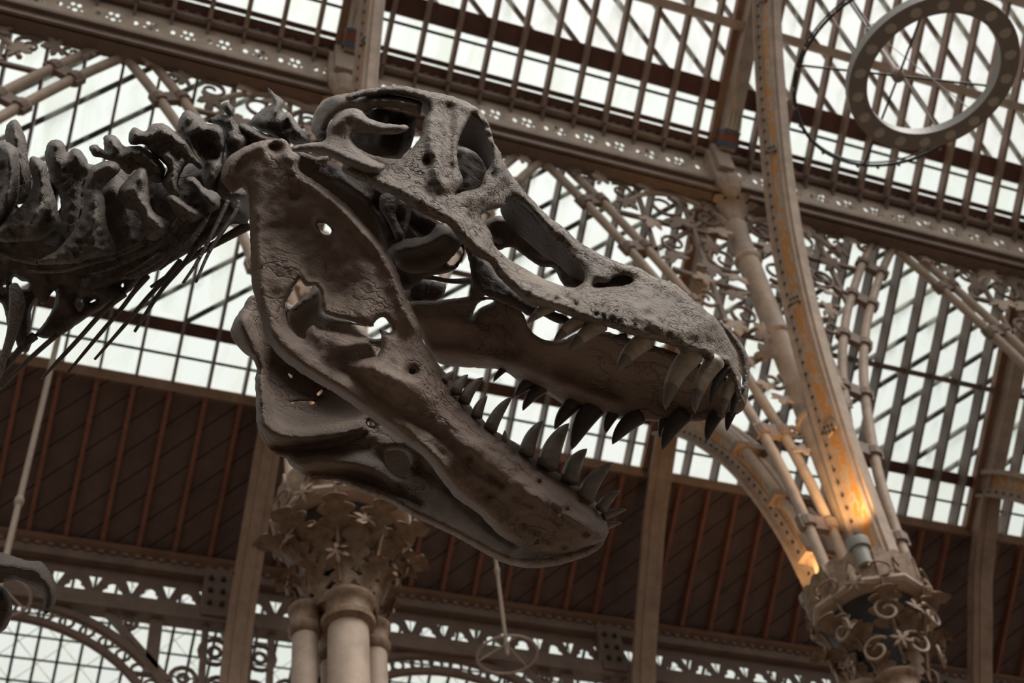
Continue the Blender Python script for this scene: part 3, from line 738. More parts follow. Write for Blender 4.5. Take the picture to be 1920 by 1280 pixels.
# uplights on the capitals
def uplight(name_label, p, aim, power, size=.085, col=(1, .60, .24), spread=62):
    t = empty('uplight', W(*p)); tag(t, name_label, 'lamp', 'capital uplights')
    mb = MB(); mb.lathe(W(*p), [(size*.75, 0), (size*.8, .16), (size*.8, .18), (size*1.05, .19), (size*1.15, .25), (size*1.15, .28), (size*1.0, .285)], 20); mb.build('housing', M['lampgrey'], t, True)
    mb = MB(); mb.lathe(W(p[0], p[1], p[2]+.287), [(size*.85, 0), (size*.8, .006)], 16); mb.build('lens', M['lit'], t)
    l = bpy.data.lights.new('uplight_beam', 'SPOT'); l.energy = power; l.color = col; l.spot_size = math.radians(spread); l.spot_blend = .8; l.shadow_soft_size = .05
    o = bpy.data.objects.new('uplight_beam', l); COL.objects.link(o); o.parent = t
    s = Vector((0, 0, .32)); o.location = s
    d = Vector(W(*aim)) - (Vector(W(*p)) + s); o.rotation_euler = d.to_track_quat('-Z', 'Y').to_euler()
uplight('grey cylindrical uplight on the crown of the right capital', (6.74, 7.36, 7.56), (6.98, 7.50, 9.0), 130, .095)
uplight('small uplight half hidden behind the right capital crown', (6.55, 8.02, 7.45), (7.00, 8.40, 8.9), 60, .075)
uplight('uplight on the capital behind the lower jaw', (1.80, 7.36, 7.56), (2.05, 7.5, 9.0), 50)

# --- hanging lamps
def ring_lamp(c, R, r, h, label):
    t = empty('ring_lamp', W(*c)); tag(t, label, 'pendant lamp')
    n = 72; vs, fs = [], []
    for k in range(n):
        a = 2*math.pi*k/n
        for rr, z in ((r, 0), (R, 0), (R, h), (r, h)): vs.append(W(c[0]+rr*math.cos(a), c[1]+rr*math.sin(a), c[2]+z))
    for k in range(n):
        k2 = (k+1) % n
        for j in range(4):
            j2 = (j+1) % 4; fs.append((k*4+j, k*4+j2, k2*4+j2, k2*4+j))
    mb = MB(); mb.add(vs, fs)
    mb.m = [1 if i % 4 == 0 else 0 for i in range(len(fs))]
    mb.build('ring_housing', [M['lampgrey'], M['lampface']], t)
    for k in range(18):
        a = 2*math.pi*(k+.3)/18; m_ = (R+r)/2
        mb = MB(); mb.lathe(W(c[0]+m_*math.cos(a), c[1]+m_*math.sin(a), c[2]-.012), [((R-r)*.27, 0), ((R-r)*.30, .006), ((R-r)*.32, .012)], 16); mb.build('lamp_lens', M['lampdisc'], t)
    for k in range(3):
        a = 2*math.pi*k/3 + .9; m_ = (R+r)/2; x_, y_ = c[0]+m_*math.cos(a), c[1]+m_*math.sin(a)
        mb = MB(); mb.tube([W(x_, y_, c[2]+h), W(x_, y_, (16.4-.604*y_)/.797 - .05)], .005, 5); mb.build('suspension_cable', M['wire'], t)
    return t
ring_lamp((5.68, 3.48, 9.0), .668, .520, .085, 'large grey ring lamp with round lenses hanging at upper right')
t = empty('corona_lamp', W(5.65, 3.48, 9.6)); tag(t, 'thin studded hoop hanging just above the grey ring lamp', 'pendant lamp')
Rr = .875; cc = np.array([5.86, 3.86, 9.75])
mb = MB(); mb.tube([W(cc[0]+Rr*math.cos(a), cc[1]+Rr*math.sin(a), cc[2]) for a in np.linspace(0, 2*math.pi, 73)], .014, 8, 0, False)
mb.tube([W(cc[0]+Rr*math.cos(a), cc[1]+Rr*math.sin(a), cc[2]+.05) for a in np.linspace(0, 2*math.pi, 73)], .008, 6, 0, False); mb.build('hoop', M['wire'], t, True)
for j in range(30):
    a = 2*math.pi*j/30; mb = MB(); mb.lathe(W(cc[0]+(Rr+.012)*math.cos(a), cc[1]+(Rr+.012)*math.sin(a), cc[2]-.03), [(.008, 0), (.014, .015), (.014, .03), (.006, .05)], 8); mb.build('stud', M['iron_dark'], t)
for a in (-.17, 1.40):
    d = np.array([math.cos(a), math.sin(a), 0])*Rr; mb = MB(); mb.tube([W(*(cc-d)), W(*(cc+d))], .010, 7); mb.build('spoke', M['wire'], t)
mb = MB(); mb.lathe(W(cc[0], cc[1], cc[2]-.05), [(.03, 0), (.055, .03), (.055, .10), (.025, .16), (.018, .9)], 12); mb.build('hub', M['iron_dark'], t, True)
mb = MB(); mb.tube([W(cc[0], cc[1], cc[2]+.6), W(cc[0], cc[1], 18.0)], .012, 6)
for j in range(3):
    a = 2*math.pi*j/3+.4; mb.tube([W(cc[0], cc[1], cc[2]+.9), W(5.68+.59*math.cos(a), 3.48+.59*math.sin(a), 9.085)], .004, 5)
mb.build('cable', M['wire'], t)
def rod_lamp(p, ztop, zb, R, r, label, full):
    t = empty('rod_pendant', W(p[0], p[1], zb)); tag(t, label, 'pendant lamp', 'rod pendants')
    mb = MB(); mb.tube([W(p[0], p[1], zb), W(p[0], p[1], ztop)], r, 10); mb.lathe(W(p[0], p[1], (zb*.7+ztop*.3)), [(r, 0), (r*1.5, .03), (r*1.5, .09), (r, .12)], 12); mb.build('rod', M['rod'], t, True)
    mb = MB(); mb.tube([W(p[0]+R*math.cos(a), p[1]+R*math.sin(a), zb) for a in np.linspace(0, 2*math.pi, 41)], .014, 7, 0, False); mb.build('hoop', M['rod'], t, True)
    for j in range(3):
        a = 2*math.pi*j/3 + .5; mb = MB(); mb.tube([W(p[0], p[1], zb+.14), W(p[0]+R*math.cos(a), p[1]+R*math.sin(a), zb)], .009, 6); mb.build('spoke', M['rod'], t)
rod_lamp((4.652, 10.6), 12.3, 8.72, .315, .022, 'slim pale rod with wire hoop hanging below the lower jaw', True)
rod_lamp((-.375, 10.6), 12.4, 8.6, .30, .032, 'pale hanging rod in front of the boards at far left', True)
# ------------------------------------------------------------------ the dinosaur
# The skull has its own frame: a mid plane with lateral axis LAT (pointing to the far side); every outline point is
# set at a lateral offset t in metres from that mid plane, so near and far bones stand apart at their true distances.
LAT = np.array([-.12, .55, .83]); LAT /= np.linalg.norm(LAT)
_r0 = np.array([(950-960)/FPX, (560-640)/FPX, 1.0]); CPL = 3.62*np.dot(_r0, LAT)
def sk(px, py, t):
    r = np.stack([(np.asarray(px, float)-960)/FPX, (np.asarray(py, float)-640)/FPX, np.ones_like(np.asarray(px, float))], -1)
    z = (CPL + np.asarray(t, float))/(r @ LAT)
    return (r*z[..., None]) @ ROT.T + EYE
def tps(C):
    C = np.array(C, float)
    if len(C) == 1: return lambda x, y: np.full(np.shape(x), C[0, 2])
    if len(C) == 2:
        a, b = C; d = b[:2]-a[:2]; L2 = d @ d
        return lambda x, y: a[2] + (b[2]-a[2])*np.clip(((np.asarray(x)-a[0])*d[0] + (np.asarray(y)-a[1])*d[1])/L2, -.3, 1.3)
    lo_, hi_ = C[:,2].min()-.025, C[:,2].max()+.025
    if len(C) <= 3:
        def g(x, y):
            x = np.asarray(x, float); y = np.asarray(y, float)
            w_ = 1/((x[..., None]-C[:,0])**2 + (y[..., None]-C[:,1])**2 + 900.0)
            return (w_ @ C[:,2])/w_.sum(-1)
        return g
    n = len(C); A = np.zeros((n+3, n+3)); d = np.hypot(C[:,0][:,None]-C[:,0], C[:,1][:,None]-C[:,1])/100
    A[:n,:n] = np.where(d > 0, d*d*np.log(np.maximum(d, 1e-9)), 0) + np.eye(n)*.02
    A[:n, n] = 1; A[:n, n+1] = C[:,0]/100; A[:n, n+2] = C[:,1]/100; A[n:, :n] = A[:n, n:].T
    w = np.linalg.lstsq(A, np.concatenate([C[:,2], np.zeros(3)]), rcond=None)[0]
    def f(x, y):
        x = np.asarray(x, float); y = np.asarray(y, float); dd = np.hypot(x[...,None]-C[:,0], y[...,None]-C[:,1])/100
        return np.clip((np.where(dd > 0, dd*dd*np.log(np.maximum(dd, 1e-9)), 0) @ w[:n]) + w[n] + w[n+1]*x/100 + w[n+2]*y/100, lo_, hi_)
    return f
def seg_dist(P, a, b):
    d = b-a; L2 = max(d @ d, 1e-9); t = np.clip(((P-a) @ d)/L2, 0, 1); return np.linalg.norm(P - (a + t[:,None]*d), axis=1)
def line_dist(P, line, closed=False):
    out = np.full(len(P), 1e9); n = len(line)
    for i in range(n if closed else n-1): out = np.minimum(out, seg_dist(P, line[i], line[(i+1) % n]))
    return out
def resample(loop, step, jag, r):
    c = catmull(loop, 5, True); c = np.array(c + [c[0]]); s = np.concatenate([[0], np.cumsum(np.linalg.norm(np.diff(c, axis=0), axis=1))])
    n = max(6, int(s[-1]/step)); q = np.linspace(0, s[-1], n, endpoint=False)
    out = np.stack([np.interp(q, s, c[:,0]), np.interp(q, s, c[:,1])], 1)
    return out + np.array([[r.uniform(-jag, jag), r.uniform(-jag, jag)] for _ in range(n)])
def bone(name, outer, material, parent, tc, holes=(), th=.018, R=14, ridges=(), back=None, step=6.5, amp=.004, jag=.7, fs_=22):
    """a solid bone: outline and openings given in the skull frame, tc = lateral offsets, rounded edges, ridges standing proud"""
    r = random.Random(name + str(len(outer)))
    loops = [resample(outer, step, jag, r)] + [resample(h, min(step, 4.5), jag*.6, r) for h in holes]
    lo = loops[0].min(axis=0); hi = loops[0].max(axis=0)
    G = []
    yy = lo[1]; row = 0
    while yy < hi[1]:
        xx = lo[0] + (step/2 if row % 2 else 0)
        while xx < hi[0]: G.append((xx + r.uniform(-.8,.8), yy + r.uniform(-.8,.8))); xx += step
        yy += step*.866; row += 1
    G = np.array(G) if G else np.zeros((0,2))
    if len(G):
        ok = inside(loops[0], G)
        for h in loops[1:]: ok &= ~inside(h, G)
        G = G[ok]
    if len(G):
        dd = np.full(len(G), 1e9)
        for l in loops: dd = np.minimum(dd, line_dist(G, l, True))
        G = G[dd > step*.55]
    pts, edges = [], []
    for l in loops:
        o = len(pts); k = len(l); pts += [Vector(p) for p in l]; edges += [(o+i, o+(i+1) % k) for i in range(k)]
    nb = len(pts); pts += [Vector(p) for p in G]
    V, E_, F, *_ = delaunay_2d_cdt(pts, edges, [], 0, 1e-6)
    P = np.array([(v.x, v.y) for v in V])
    cen = np.array([P[list(f)].mean(axis=0) for f in F]); ok = inside(loops[0], cen)
    for h in loops[1:]: ok &= ~inside(h, cen)
    tri = [tuple(f) for f, q in zip(F, ok) if q]
    cnt = set()
    for t in tri:
        for i in range(3): cnt.add((t[i], t[(i+1) % 3]))
    rim = {a for (a, b) in cnt if (b, a) not in cnt} | {b for (a, b) in cnt if (b, a) not in cnt}
    D = np.full(len(P), 1e9)
    for l in loops: D = np.minimum(D, line_dist(P, l, True))
    isr = np.zeros(len(P), bool); isr[list(rim)] = True; D[isr] = 0
    prof = np.sqrt(np.clip(1 - (1 - np.minimum(D/R, 1))**2, 0, 1)); edge = np.clip(D/(R*.8), 0, 1); edge = edge*edge*(3-2*edge)
    base = tps(tc)(P[:,0], P[:,1])
    front = base - 1.25*th*prof
    for rd in ridges:
        line, rad, h = rd
        line = np.array(line, float)
        d = np.hypot(P[:,0]-line[0][0], P[:,1]-line[0][1]) if len(line) == 1 else line_dist(P, np.array(catmull(line, 4)))
        front -= 1.9*h*np.exp(-(d/rad)**2)*edge
    nz = np.array([noise.fractal(Vector((p[0]/fs_, p[1]/fs_, 3.7)), .9, 2.1, 4) for p in P])
    front -= amp*nz*edge
    bk = base + (back if back is not None else th)*prof + .3*amp*nz*edge
    idx = -np.ones(len(P), int); used = sorted({i for t in tri for i in t}); idx[used] = np.arange(len(used))
    vf = sk(P[used,0], P[used,1], front[used]); vs = [tuple(v) for v in vf]
    bidx = idx.copy(); vb = sk(P[used,0], P[used,1], bk[used])
    for j, i in enumerate(used):
        if not isr[i]: bidx[i] = len(vs); vs.append(tuple(vb[j]))
    fs = []
    for t in tri:
        fs.append(tuple(int(idx[i]) for i in t)); q = tuple(int(bidx[i]) for i in reversed(t))
        if set(q) != set(fs[-1]): fs.append(q)
    mb = MB(); mb.v = vs; mb.f = fs; mb.m = [0]*len(fs)
    return mb.build(name, material, parent, 'all')
def tube_px(name, pts, t, rpx, material, parent, n=8, amp=0.0):
    """a rod-like bone through points of the skull frame; t, rpx may be lists"""
    pts = np.array(pts, float); k = len(pts)
    T = np.array(t if hasattr(t, '__len__') else [t]*k, float); Rr_ = np.array(rpx if hasattr(rpx, '__len__') else [rpx]*k, float)
    q = np.array(catmull(np.column_stack([pts, T, Rr_]), 5))
    w = sk(q[:,0], q[:,1], q[:,2]); mb = MB(); mb.tube(list(w), list(q[:,3]*3.5/FPX), n); return mb.build(name, material, parent, 'all')
def tooth(base, tip, w, bend, t, material, parent, tt=None, name='tooth'):
    b = np.array(base, float); e = np.array(tip, float); d = e-b; L = np.hypot(*d); nrm = np.array([-d[1], d[0]])/L
    b = b - d/L*9; c = (b+e)/2 + nrm*bend*1.5*L; tt = t if tt is None else tt
    vs, fs = [], []; n = 12; K = 12
    q = [((1-u)**2*b + 2*u*(1-u)*c + u*u*e, t + (tt-t)*u, (w/2)*.95*(1-u)**.72*(1 + .62*u)) for u in np.linspace(0, .995, K)]
    P3 = sk(np.array([p[0][0] for p in q]), np.array([p[0][1] for p in q]), np.array([p[1] for p in q]))
    mb = MB(); mb.tube(list(P3), [max(p[2], .35)*np.linalg.norm(P3[i]-EYE)/FPX for i, p in enumerate(q)], n)
    mb.m = [1 if (len(mb.f) > j >= 7*n) else 0 for j in range(len(mb.f))]
    mats = material if isinstance(material, (list, tuple)) else [material, material]
    return mb.build(name, mats, parent, 'all')

rex = empty('tyrannosaur_skeleton', tuple(sk(np.array(430.), np.array(620.), np.array(.1))))
tag(rex, 'dark brown tyrannosaur skeleton with open toothed jaws stretching across the court', 'dinosaur skeleton')

# ---- upper skull, near side
DORS = [(650,178),(680,168),(717,163),(750,160),(797,170),(847,180),(880,193),(900,207),(917,233),(927,267),(940,287),(943,300),(963,333),(997,373),(1020,397),
        (1035,412),(1057,426),(1080,449),(1102,463),(1139,483),(1167,494),(1198,502),(1223,517),(1266,533),(1294,556),(1322,581),(1346,600),(1364,630),(1378,660),(1387,692)]
TC_UP = [(600,240,-.22),(650,330,-.34),(760,370,-.34),(860,300,-.27),(880,440,-.30),(940,300,-.17),(750,165,-.14),(880,195,-.13),(1000,380,-.12),(1000,560,-.27),
         (1130,480,-.10),(1130,610,-.25),(1250,540,-.09),(1270,655,-.20),(1370,640,-.05),(1390,740,-.07),(1320,600,-.13),(1200,560,-.18)]
main = DORS + [(1390,722),(1390,752),(1383,746),(1373,722),(1353,686),(1327,683),(1318,671),(1280,664),(1267,650),(1223,638),(1181,627),(1139,613),(1097,604),
        (1057,588),(1027,578),(993,571),(965,548),(936,520),(917,492),(890,479),(863,452),(840,422),(813,411),(770,388),(740,368),(697,348),(663,334),(640,318),
        (648,303),(668,278),(690,288),(722,296),(752,297),(773,277),(788,256),(796,222),(805,203),(796,192),(770,181),(720,176),(682,181),(652,190)]
orbit = [(887,212),(902,222),(913,253),(922,280),(922,306),(908,328),(902,348),(884,357),(870,358),(850,366),(862,350),(868,338),(861,315),(857,290),(860,262),(872,236)]
antorb = [(903,408),(909,398),(930,391),(948,386),(950,375),(970,377),(1001,404),(1035,446),(1052,457),(1069,480),(1092,503),(1095,525),(1080,538),(1057,536),
          (1021,523),(984,503),(952,484),(928,461),(921,438)]
recess = [(1114,538),(1117,530),(1139,529),(1153,518),(1176,516),(1187,527),(1170,535),(1139,538)]
foramen = circ(801, 302, 6.5, 8); slit_hole = [(845,365),(858,358),(866,372),(870,385),(858,380)]
pits = [(990,552),(1004,527),(1029,530),(1046,540),(1028,556),(1043,561),(1117,590),(1131,592),(1148,598),(1163,604),(1190,613),(1210,620),(1079,570),(1062,553)]
RDG = [([(650,322),(740,350),(813,388),(866,428),(905,466)], 15, .016), ([(905,462),(940,502),(975,540),(1020,560)], 12, .012),
       ([(802,215),(806,255),(816,320),(832,350)], 10, .012), ([(842,200),(840,250),(845,310)], 13, -.014), ([(824,230),(828,320)], 7, .006),
       ([(880,430),(915,470)], 7, -.008), ([(745,168),(850,187),(903,218),(926,275)], 9, .010), ([(945,305),(1000,385),(1100,467),(1225,522),(1335,595),(1388,662)], 11, .012),
       ([(945,310),(928,345),(905,365),(890,372)], 13, .012), ([(905,300),(925,330)], 8, -.008), ([(985,500),(1080,548),(1150,548),(1220,550)], 9, .006),
       ([(1010,552),(1100,578),(1200,598),(1300,628)], 40, .026), ([(1100,545),(1180,545)], 10, -.006), ([(1200,520),(1160,510)], 12, -.008),
       ([(1330,660),(1365,690),(1388,720)], 16, .014), ([(1110,500),(1130,520)], 10, .008), ([(1000,576),(1100,597),(1180,617),(1260,643)], 7, .008)]
RDG += [([p], 4.5, -.010) for p in pits]
for k_ in range(26):
    a_ = rng.uniform(1090, 1370); b_ = 520 + (a_-1060)*.36 + rng.uniform(5, 75); RDG.append(([(a_, b_), (a_+rng.uniform(8, 26), b_+rng.uniform(-3, 16))], rng.uniform(4, 7), rng.choice([-.006, -.005, .005, .006])))
skull = bone('skull', main, M['snout'], rex, TC_UP, [orbit, antorb, recess, foramen], .020, 17, RDG, step=5.5, amp=.009, fs_=16)
# roof of the skull from the near rim across to the far side
D2 = np.array(catmull(DORS[1:], 3)); n_ = len(D2); tn = tps(TC_UP)(D2[:,0], D2[:,1]); vs, fs = [], []
K = 13
for i, u in enumerate(np.linspace(0, 1, K)):
    tt = (tn+.004) + u*(.10 + 1.15*np.abs(tn+.03)); up = .05*math.sin(math.pi*u)
    cxy = np.array([900., 520.]); inn = (cxy - D2); inn /= np.linalg.norm(inn, axis=1)[:,None]
    P_ = sk(D2[:,0] + inn[:,0]*4, D2[:,1] + inn[:,1]*4 + (tt-tn)*FPX/3.7*.50*np.clip((D2[:,0]-755)/90, .30, 1), tt)
    vs += [tuple(p) for p in P_]
NN = len(vs)
Q = np.array(vs).reshape(K, n_, 3); cm = sk(np.array(900.), np.array(520.), np.array(0.)); low = Q + .02*(cm - Q)/np.linalg.norm(cm-Q, axis=2)[..., None]
vs += [tuple(p) for p in low.reshape(-1, 3)]
for i in range(K-1):
    for j in range(n_-1):
        a = i*n_+j; fs.append((a, a+1, a+n_+1, a+n_)); fs.append((NN+a, NN+a+n_, NN+a+n_+1, NN+a+1))
for j in range(n_-1): fs.append((j, NN+j, NN+j+1, j+1)); a = (K-1)*n_+j; fs.append((a, a+1, NN+a+1, NN+a))
for i in range(K-1): a = i*n_; fs.append((a, a+n_, NN+a+n_, NN+a)); a += n_-1; fs.append((a, NN+a, NN+a+n_, a+n_))
mb = MB(); mb.v = vs; mb.f = fs; mb.m = [1 if min(f) >= NN else 0 for f in fs]; mb.build('skull_roof', [M['snout'], M['inner']], skull, 'all')  # underside takes the darker bone, shade put into its colour
sq = [(610,262),(613,243),(627,221),(643,208),(658,203),(677,207),(690,221),(715,230),(740,233),(763,235),(764,243),(742,252),(713,252),(690,250),(670,248),(659,254),(664,270),
      (686,290),(706,302),(723,311),(713,323),(690,327),(655,313),(628,299),(611,290),(580,286),(548,284),(541,279),(553,273),(573,269),(593,267)]
bone('squamosal', sq, M['bone'], skull, [(620,230,-.30),(720,240,-.33),(700,315,-.37),(560,280,-.30),(650,280,-.36)], [], .022, 14,
     [([(560,279),(610,280),(660,300),(705,316)], 10, .014), ([(625,235),(655,215),(680,225),(755,238)], 9, .014), ([(640,255)], 14, -.010)], amp=.005)
# crest and rear bones
bone('parietal', [(583,245),(587,220),(600,194),(615,183),(650,175),(697,175),(747,180),(788,190),(790,205),(786,217),(770,211),(730,201),(700,203),(684,212),(660,202),(640,207),(622,222),(611,243),(606,262),(592,255)],
     M['bone'], skull, [(587,235,.12),(600,200,.08),(625,235,.0),(655,180,-.05),(640,200,-.05),(780,200,-.13),(700,190,-.11)], [], .025, 16, [([(640,195),(700,188),(780,198)], 9, .012)], amp=.014, fs_=12)
bone('parietal_far_lobe', [(590,252),(602,225),(640,225),(690,228),(700,240),(650,255),(618,272),(598,264)], M['inner'], skull, [(640,220,.10)], [], .05, 24, [], amp=.008)
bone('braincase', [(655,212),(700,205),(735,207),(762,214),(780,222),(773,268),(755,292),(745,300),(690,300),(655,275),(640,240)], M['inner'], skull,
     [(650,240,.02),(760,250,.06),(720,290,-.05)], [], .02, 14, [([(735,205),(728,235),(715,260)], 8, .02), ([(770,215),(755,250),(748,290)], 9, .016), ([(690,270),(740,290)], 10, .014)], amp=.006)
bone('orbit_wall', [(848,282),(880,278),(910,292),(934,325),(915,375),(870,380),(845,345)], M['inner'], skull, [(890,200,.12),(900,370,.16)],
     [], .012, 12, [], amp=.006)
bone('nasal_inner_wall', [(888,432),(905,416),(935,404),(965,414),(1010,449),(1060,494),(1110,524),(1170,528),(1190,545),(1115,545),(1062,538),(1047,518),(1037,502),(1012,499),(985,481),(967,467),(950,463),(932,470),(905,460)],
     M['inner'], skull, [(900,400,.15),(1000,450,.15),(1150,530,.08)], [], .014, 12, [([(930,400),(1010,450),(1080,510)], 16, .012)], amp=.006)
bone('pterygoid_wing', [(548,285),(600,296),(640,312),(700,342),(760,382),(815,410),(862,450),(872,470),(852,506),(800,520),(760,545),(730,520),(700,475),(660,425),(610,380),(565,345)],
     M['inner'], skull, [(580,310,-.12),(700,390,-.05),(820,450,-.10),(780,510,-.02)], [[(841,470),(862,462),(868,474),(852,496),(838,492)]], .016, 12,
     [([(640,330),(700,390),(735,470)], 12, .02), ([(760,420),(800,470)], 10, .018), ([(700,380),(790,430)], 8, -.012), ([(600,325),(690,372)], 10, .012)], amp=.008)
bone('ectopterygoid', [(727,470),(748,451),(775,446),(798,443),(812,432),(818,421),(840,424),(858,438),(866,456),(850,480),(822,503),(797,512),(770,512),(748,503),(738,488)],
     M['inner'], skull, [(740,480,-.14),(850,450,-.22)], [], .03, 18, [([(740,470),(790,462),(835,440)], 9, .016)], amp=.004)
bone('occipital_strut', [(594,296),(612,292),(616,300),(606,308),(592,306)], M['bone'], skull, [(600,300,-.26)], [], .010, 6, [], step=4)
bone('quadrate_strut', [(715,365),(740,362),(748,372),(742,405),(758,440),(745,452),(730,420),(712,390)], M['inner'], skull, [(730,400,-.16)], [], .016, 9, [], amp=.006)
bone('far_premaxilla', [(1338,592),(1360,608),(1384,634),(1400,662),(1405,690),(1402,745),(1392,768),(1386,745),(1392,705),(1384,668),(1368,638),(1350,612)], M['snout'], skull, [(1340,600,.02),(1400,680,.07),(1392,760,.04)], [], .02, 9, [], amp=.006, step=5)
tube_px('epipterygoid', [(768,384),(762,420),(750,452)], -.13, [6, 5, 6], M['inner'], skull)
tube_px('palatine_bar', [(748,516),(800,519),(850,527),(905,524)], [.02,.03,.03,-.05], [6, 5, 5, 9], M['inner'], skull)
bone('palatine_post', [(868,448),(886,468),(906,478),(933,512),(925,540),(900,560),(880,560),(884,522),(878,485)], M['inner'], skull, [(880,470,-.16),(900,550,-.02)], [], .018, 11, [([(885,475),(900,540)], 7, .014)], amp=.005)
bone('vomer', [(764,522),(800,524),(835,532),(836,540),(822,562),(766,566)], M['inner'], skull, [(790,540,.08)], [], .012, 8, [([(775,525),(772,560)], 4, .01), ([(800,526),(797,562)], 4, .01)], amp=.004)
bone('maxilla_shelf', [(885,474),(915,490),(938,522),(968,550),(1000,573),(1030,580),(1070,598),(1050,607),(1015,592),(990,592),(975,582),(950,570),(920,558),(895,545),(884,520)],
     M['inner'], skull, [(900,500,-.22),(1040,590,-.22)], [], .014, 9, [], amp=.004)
# far maxilla and palate seen through the open mouth
FM = [(762,570),(790,564),(822,563),(860,558),(905,555),(950,568),(975,580),(985,597),(990,612),(1007,630),(1030,639),(1045,640),(1062,634),(1090,622),(1130,620),(1200,640),(1270,662),(1330,690),(1372,715),(1395,745),
      (1393,770),(1363,781),(1330,787),(1297,790),(1237,790),(1183,787),(1147,781),(1100,772),(1063,763),(1040,747),(1000,723),(977,716),(940,694),(900,690),(867,688),(823,681),(800,650),(780,610)]
FMT = [(780,580,.06),(820,670,.20),(950,690,.21),(900,570,.04),(1000,640,.03),(1050,740,.20),(1120,630,-.06),(1150,775,.18),(1290,675,-.07),(1250,785,.13),(1390,745,-.02),(1360,778,.06)]
far_max = bone('far_maxilla', FM, M['jaw'], skull, FMT, [[(886,594),(890,580),(897,568),(912,562),(927,564),(912,572),(900,577)]], .016, 12,
     [([(780,600),(860,610),(930,650),(1010,690)], 22, .02), ([(800,655),(900,668),(1000,700),(1150,755)], 14, .018), ([(880,630),(960,660)], 12, -.01), ([(1060,690),(1200,740),(1330,760)], 26, -.02)], amp=.004)
# teeth
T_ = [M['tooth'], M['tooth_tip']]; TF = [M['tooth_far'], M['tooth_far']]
for b, e, w, bd, t in [((1028,579),(988,607),24,.10,-.25),((1086,604),(1038,643),29,.10,-.24),((1122,612),(1065,659),34,.08,-.24),((1207,643),(1157,697),40,.12,-.215),
                       ((1296,672),(1248,768),44,.14,-.185),((1340,684),(1303,775),37,.15,-.15),((1360,697),(1333,762),20,.14,-.11),((1375,720),(1357,776),26,.14,-.085),((1388,735),(1372,782),18,.12,-.04)]:
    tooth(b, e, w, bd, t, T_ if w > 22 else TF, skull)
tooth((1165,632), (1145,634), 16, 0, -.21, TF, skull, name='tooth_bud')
for b, e, w, bd, t in [((941,697),(925,716),14,.1,.20),((992,720),(966,742),27,.1,.20),((1012,733),(980,770),26,.14,.20),((1080,757),(1040,805),34,.12,.19),((1112,770),(1072,843),44,.1,.18),
                       ((1150,780),(1136,812),24,.14,.17),((1192,786),(1148,833),36,.12,.15),((1252,786),(1237,820),24,.12,.13),((1276,785),(1242,843),38,.12,.11),((1343,782),(1325,827),28,.12,.08),((1374,772),(1363,808),20,.1,.04)]:
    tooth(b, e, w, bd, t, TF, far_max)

# ---- lower jaw, near half
JN = [(415,337),(417,313),(430,293),(446,282),(463,273),(493,263),(515,261),(530,260),(540,267),(548,283),(563,292),(561,306),(562,320),(587,337),(620,360),(653,387),(680,417),(707,447),(727,473),(743,503),(757,543),(764,562),
      (777,587),(788,612),(794,640),(808,660),(822,682),(850,719),(878,756),(906,787),(930,808),(967,830),(1000,853),(1033,877),(1083,911),(1117,940),(1133,970),(1142,992),(1133,1012),(1105,1024),(1057,1038),(1010,1036),
      (974,1024),(935,1001),(895,961),(855,933),(824,894),(796,858),(757,827),(717,799),(677,771),(638,743),(606,724),(575,706),(557,694),(527,671),(512,654),(497,630),(490,600),(479,561),(472,530),(469,453),(467,380),(463,353),(448,354),(434,360)]
fen = [(535,577),(541,551),(556,531),(562,522),(573,536),(592,536),(602,552),(603,576),(612,589),(653,600),(681,610),(700,612),(702,604),(718,594),(730,607),(735,622),(716,628),(715,645),(694,644),(692,634),(664,627),(625,621),(597,616),(588,609),(576,618),(572,635),(557,629),(541,609)]
fenB = [(639,669),(653,664),(680,655),(705,646),(714,651),(705,667),(680,673),(655,677)]
JT = [(430,320,-.30),(500,290,-.33),(475,450,-.32),(500,620,-.33),(600,420,-.36),(700,470,-.33),(780,600,-.29),(600,700,-.33),(650,600,-.36),(808,660,-.23),(906,787,-.145),(1033,877,-.075),(1125,950,-.005),(770,715,-.33),(890,830,-.27),(1015,930,-.19),(1095,985,-.10),(717,799,-.27),(855,933,-.165),(974,1024,-.08),(1060,1038,-.03),(1135,1000,-.03)]
JR = [([(560,315),(615,358),(675,414),(722,470),(752,540),(780,610)], 15, .024), ([(492,600),(535,655),(630,728),(750,812),(850,905),(960,1008)], 26, .022),
      ([(770,710),(880,820),(1000,915),(1090,980)], 26, .014), ([(640,650),(740,720)], 20, .012), ([(515,273)], 14, -.030), ([(425,330),(440,297),(465,280),(490,272)], 9, .014), ([(540,292),(556,300)], 8, .014),
      ([(560,430),(630,540)], 48, -.022), ([(480,400),(490,560)], 12, .008), ([(640,690),(800,800),(920,900)], 9, -.007), ([(830,730),(930,830),(1030,905),(1120,975)], 8, .008), ([(554,368)], 10, -.010), ([(600,345),(690,450)], 10, .006)]
for p in [(812,672),(828,704),(843,738),(872,765),(896,800),(932,828),(963,850),(1003,880),(1046,905),(1086,938),(1120,968),(1010,905),(1062,955),(1098,1000),(1058,1026),(1007,1012),(916,930),(880,860)]: JR.append(([p], 5.5, -.012))
for k_ in range(34):
    a_ = rng.uniform(690, 1110); b_ = 640 + (a_-690)*.80 + rng.uniform(20, 120); JR.append(([(a_, b_), (a_+rng.uniform(10, 34), b_+rng.uniform(8, 26))], rng.uniform(4, 6), rng.choice([-.005, -.004, .004])))
jaw = bone('lower_jaw', JN, M['jaw'], rex, JT, [fen, fenB, circ(773, 695, 7, 9), [(595,420),(603,418),(611,420),(621,430),(618,440),(604,437)], [(697,616),(706,613),(712,620),(703,628)]], .024, 22, JR, step=5.5, amp=.006)
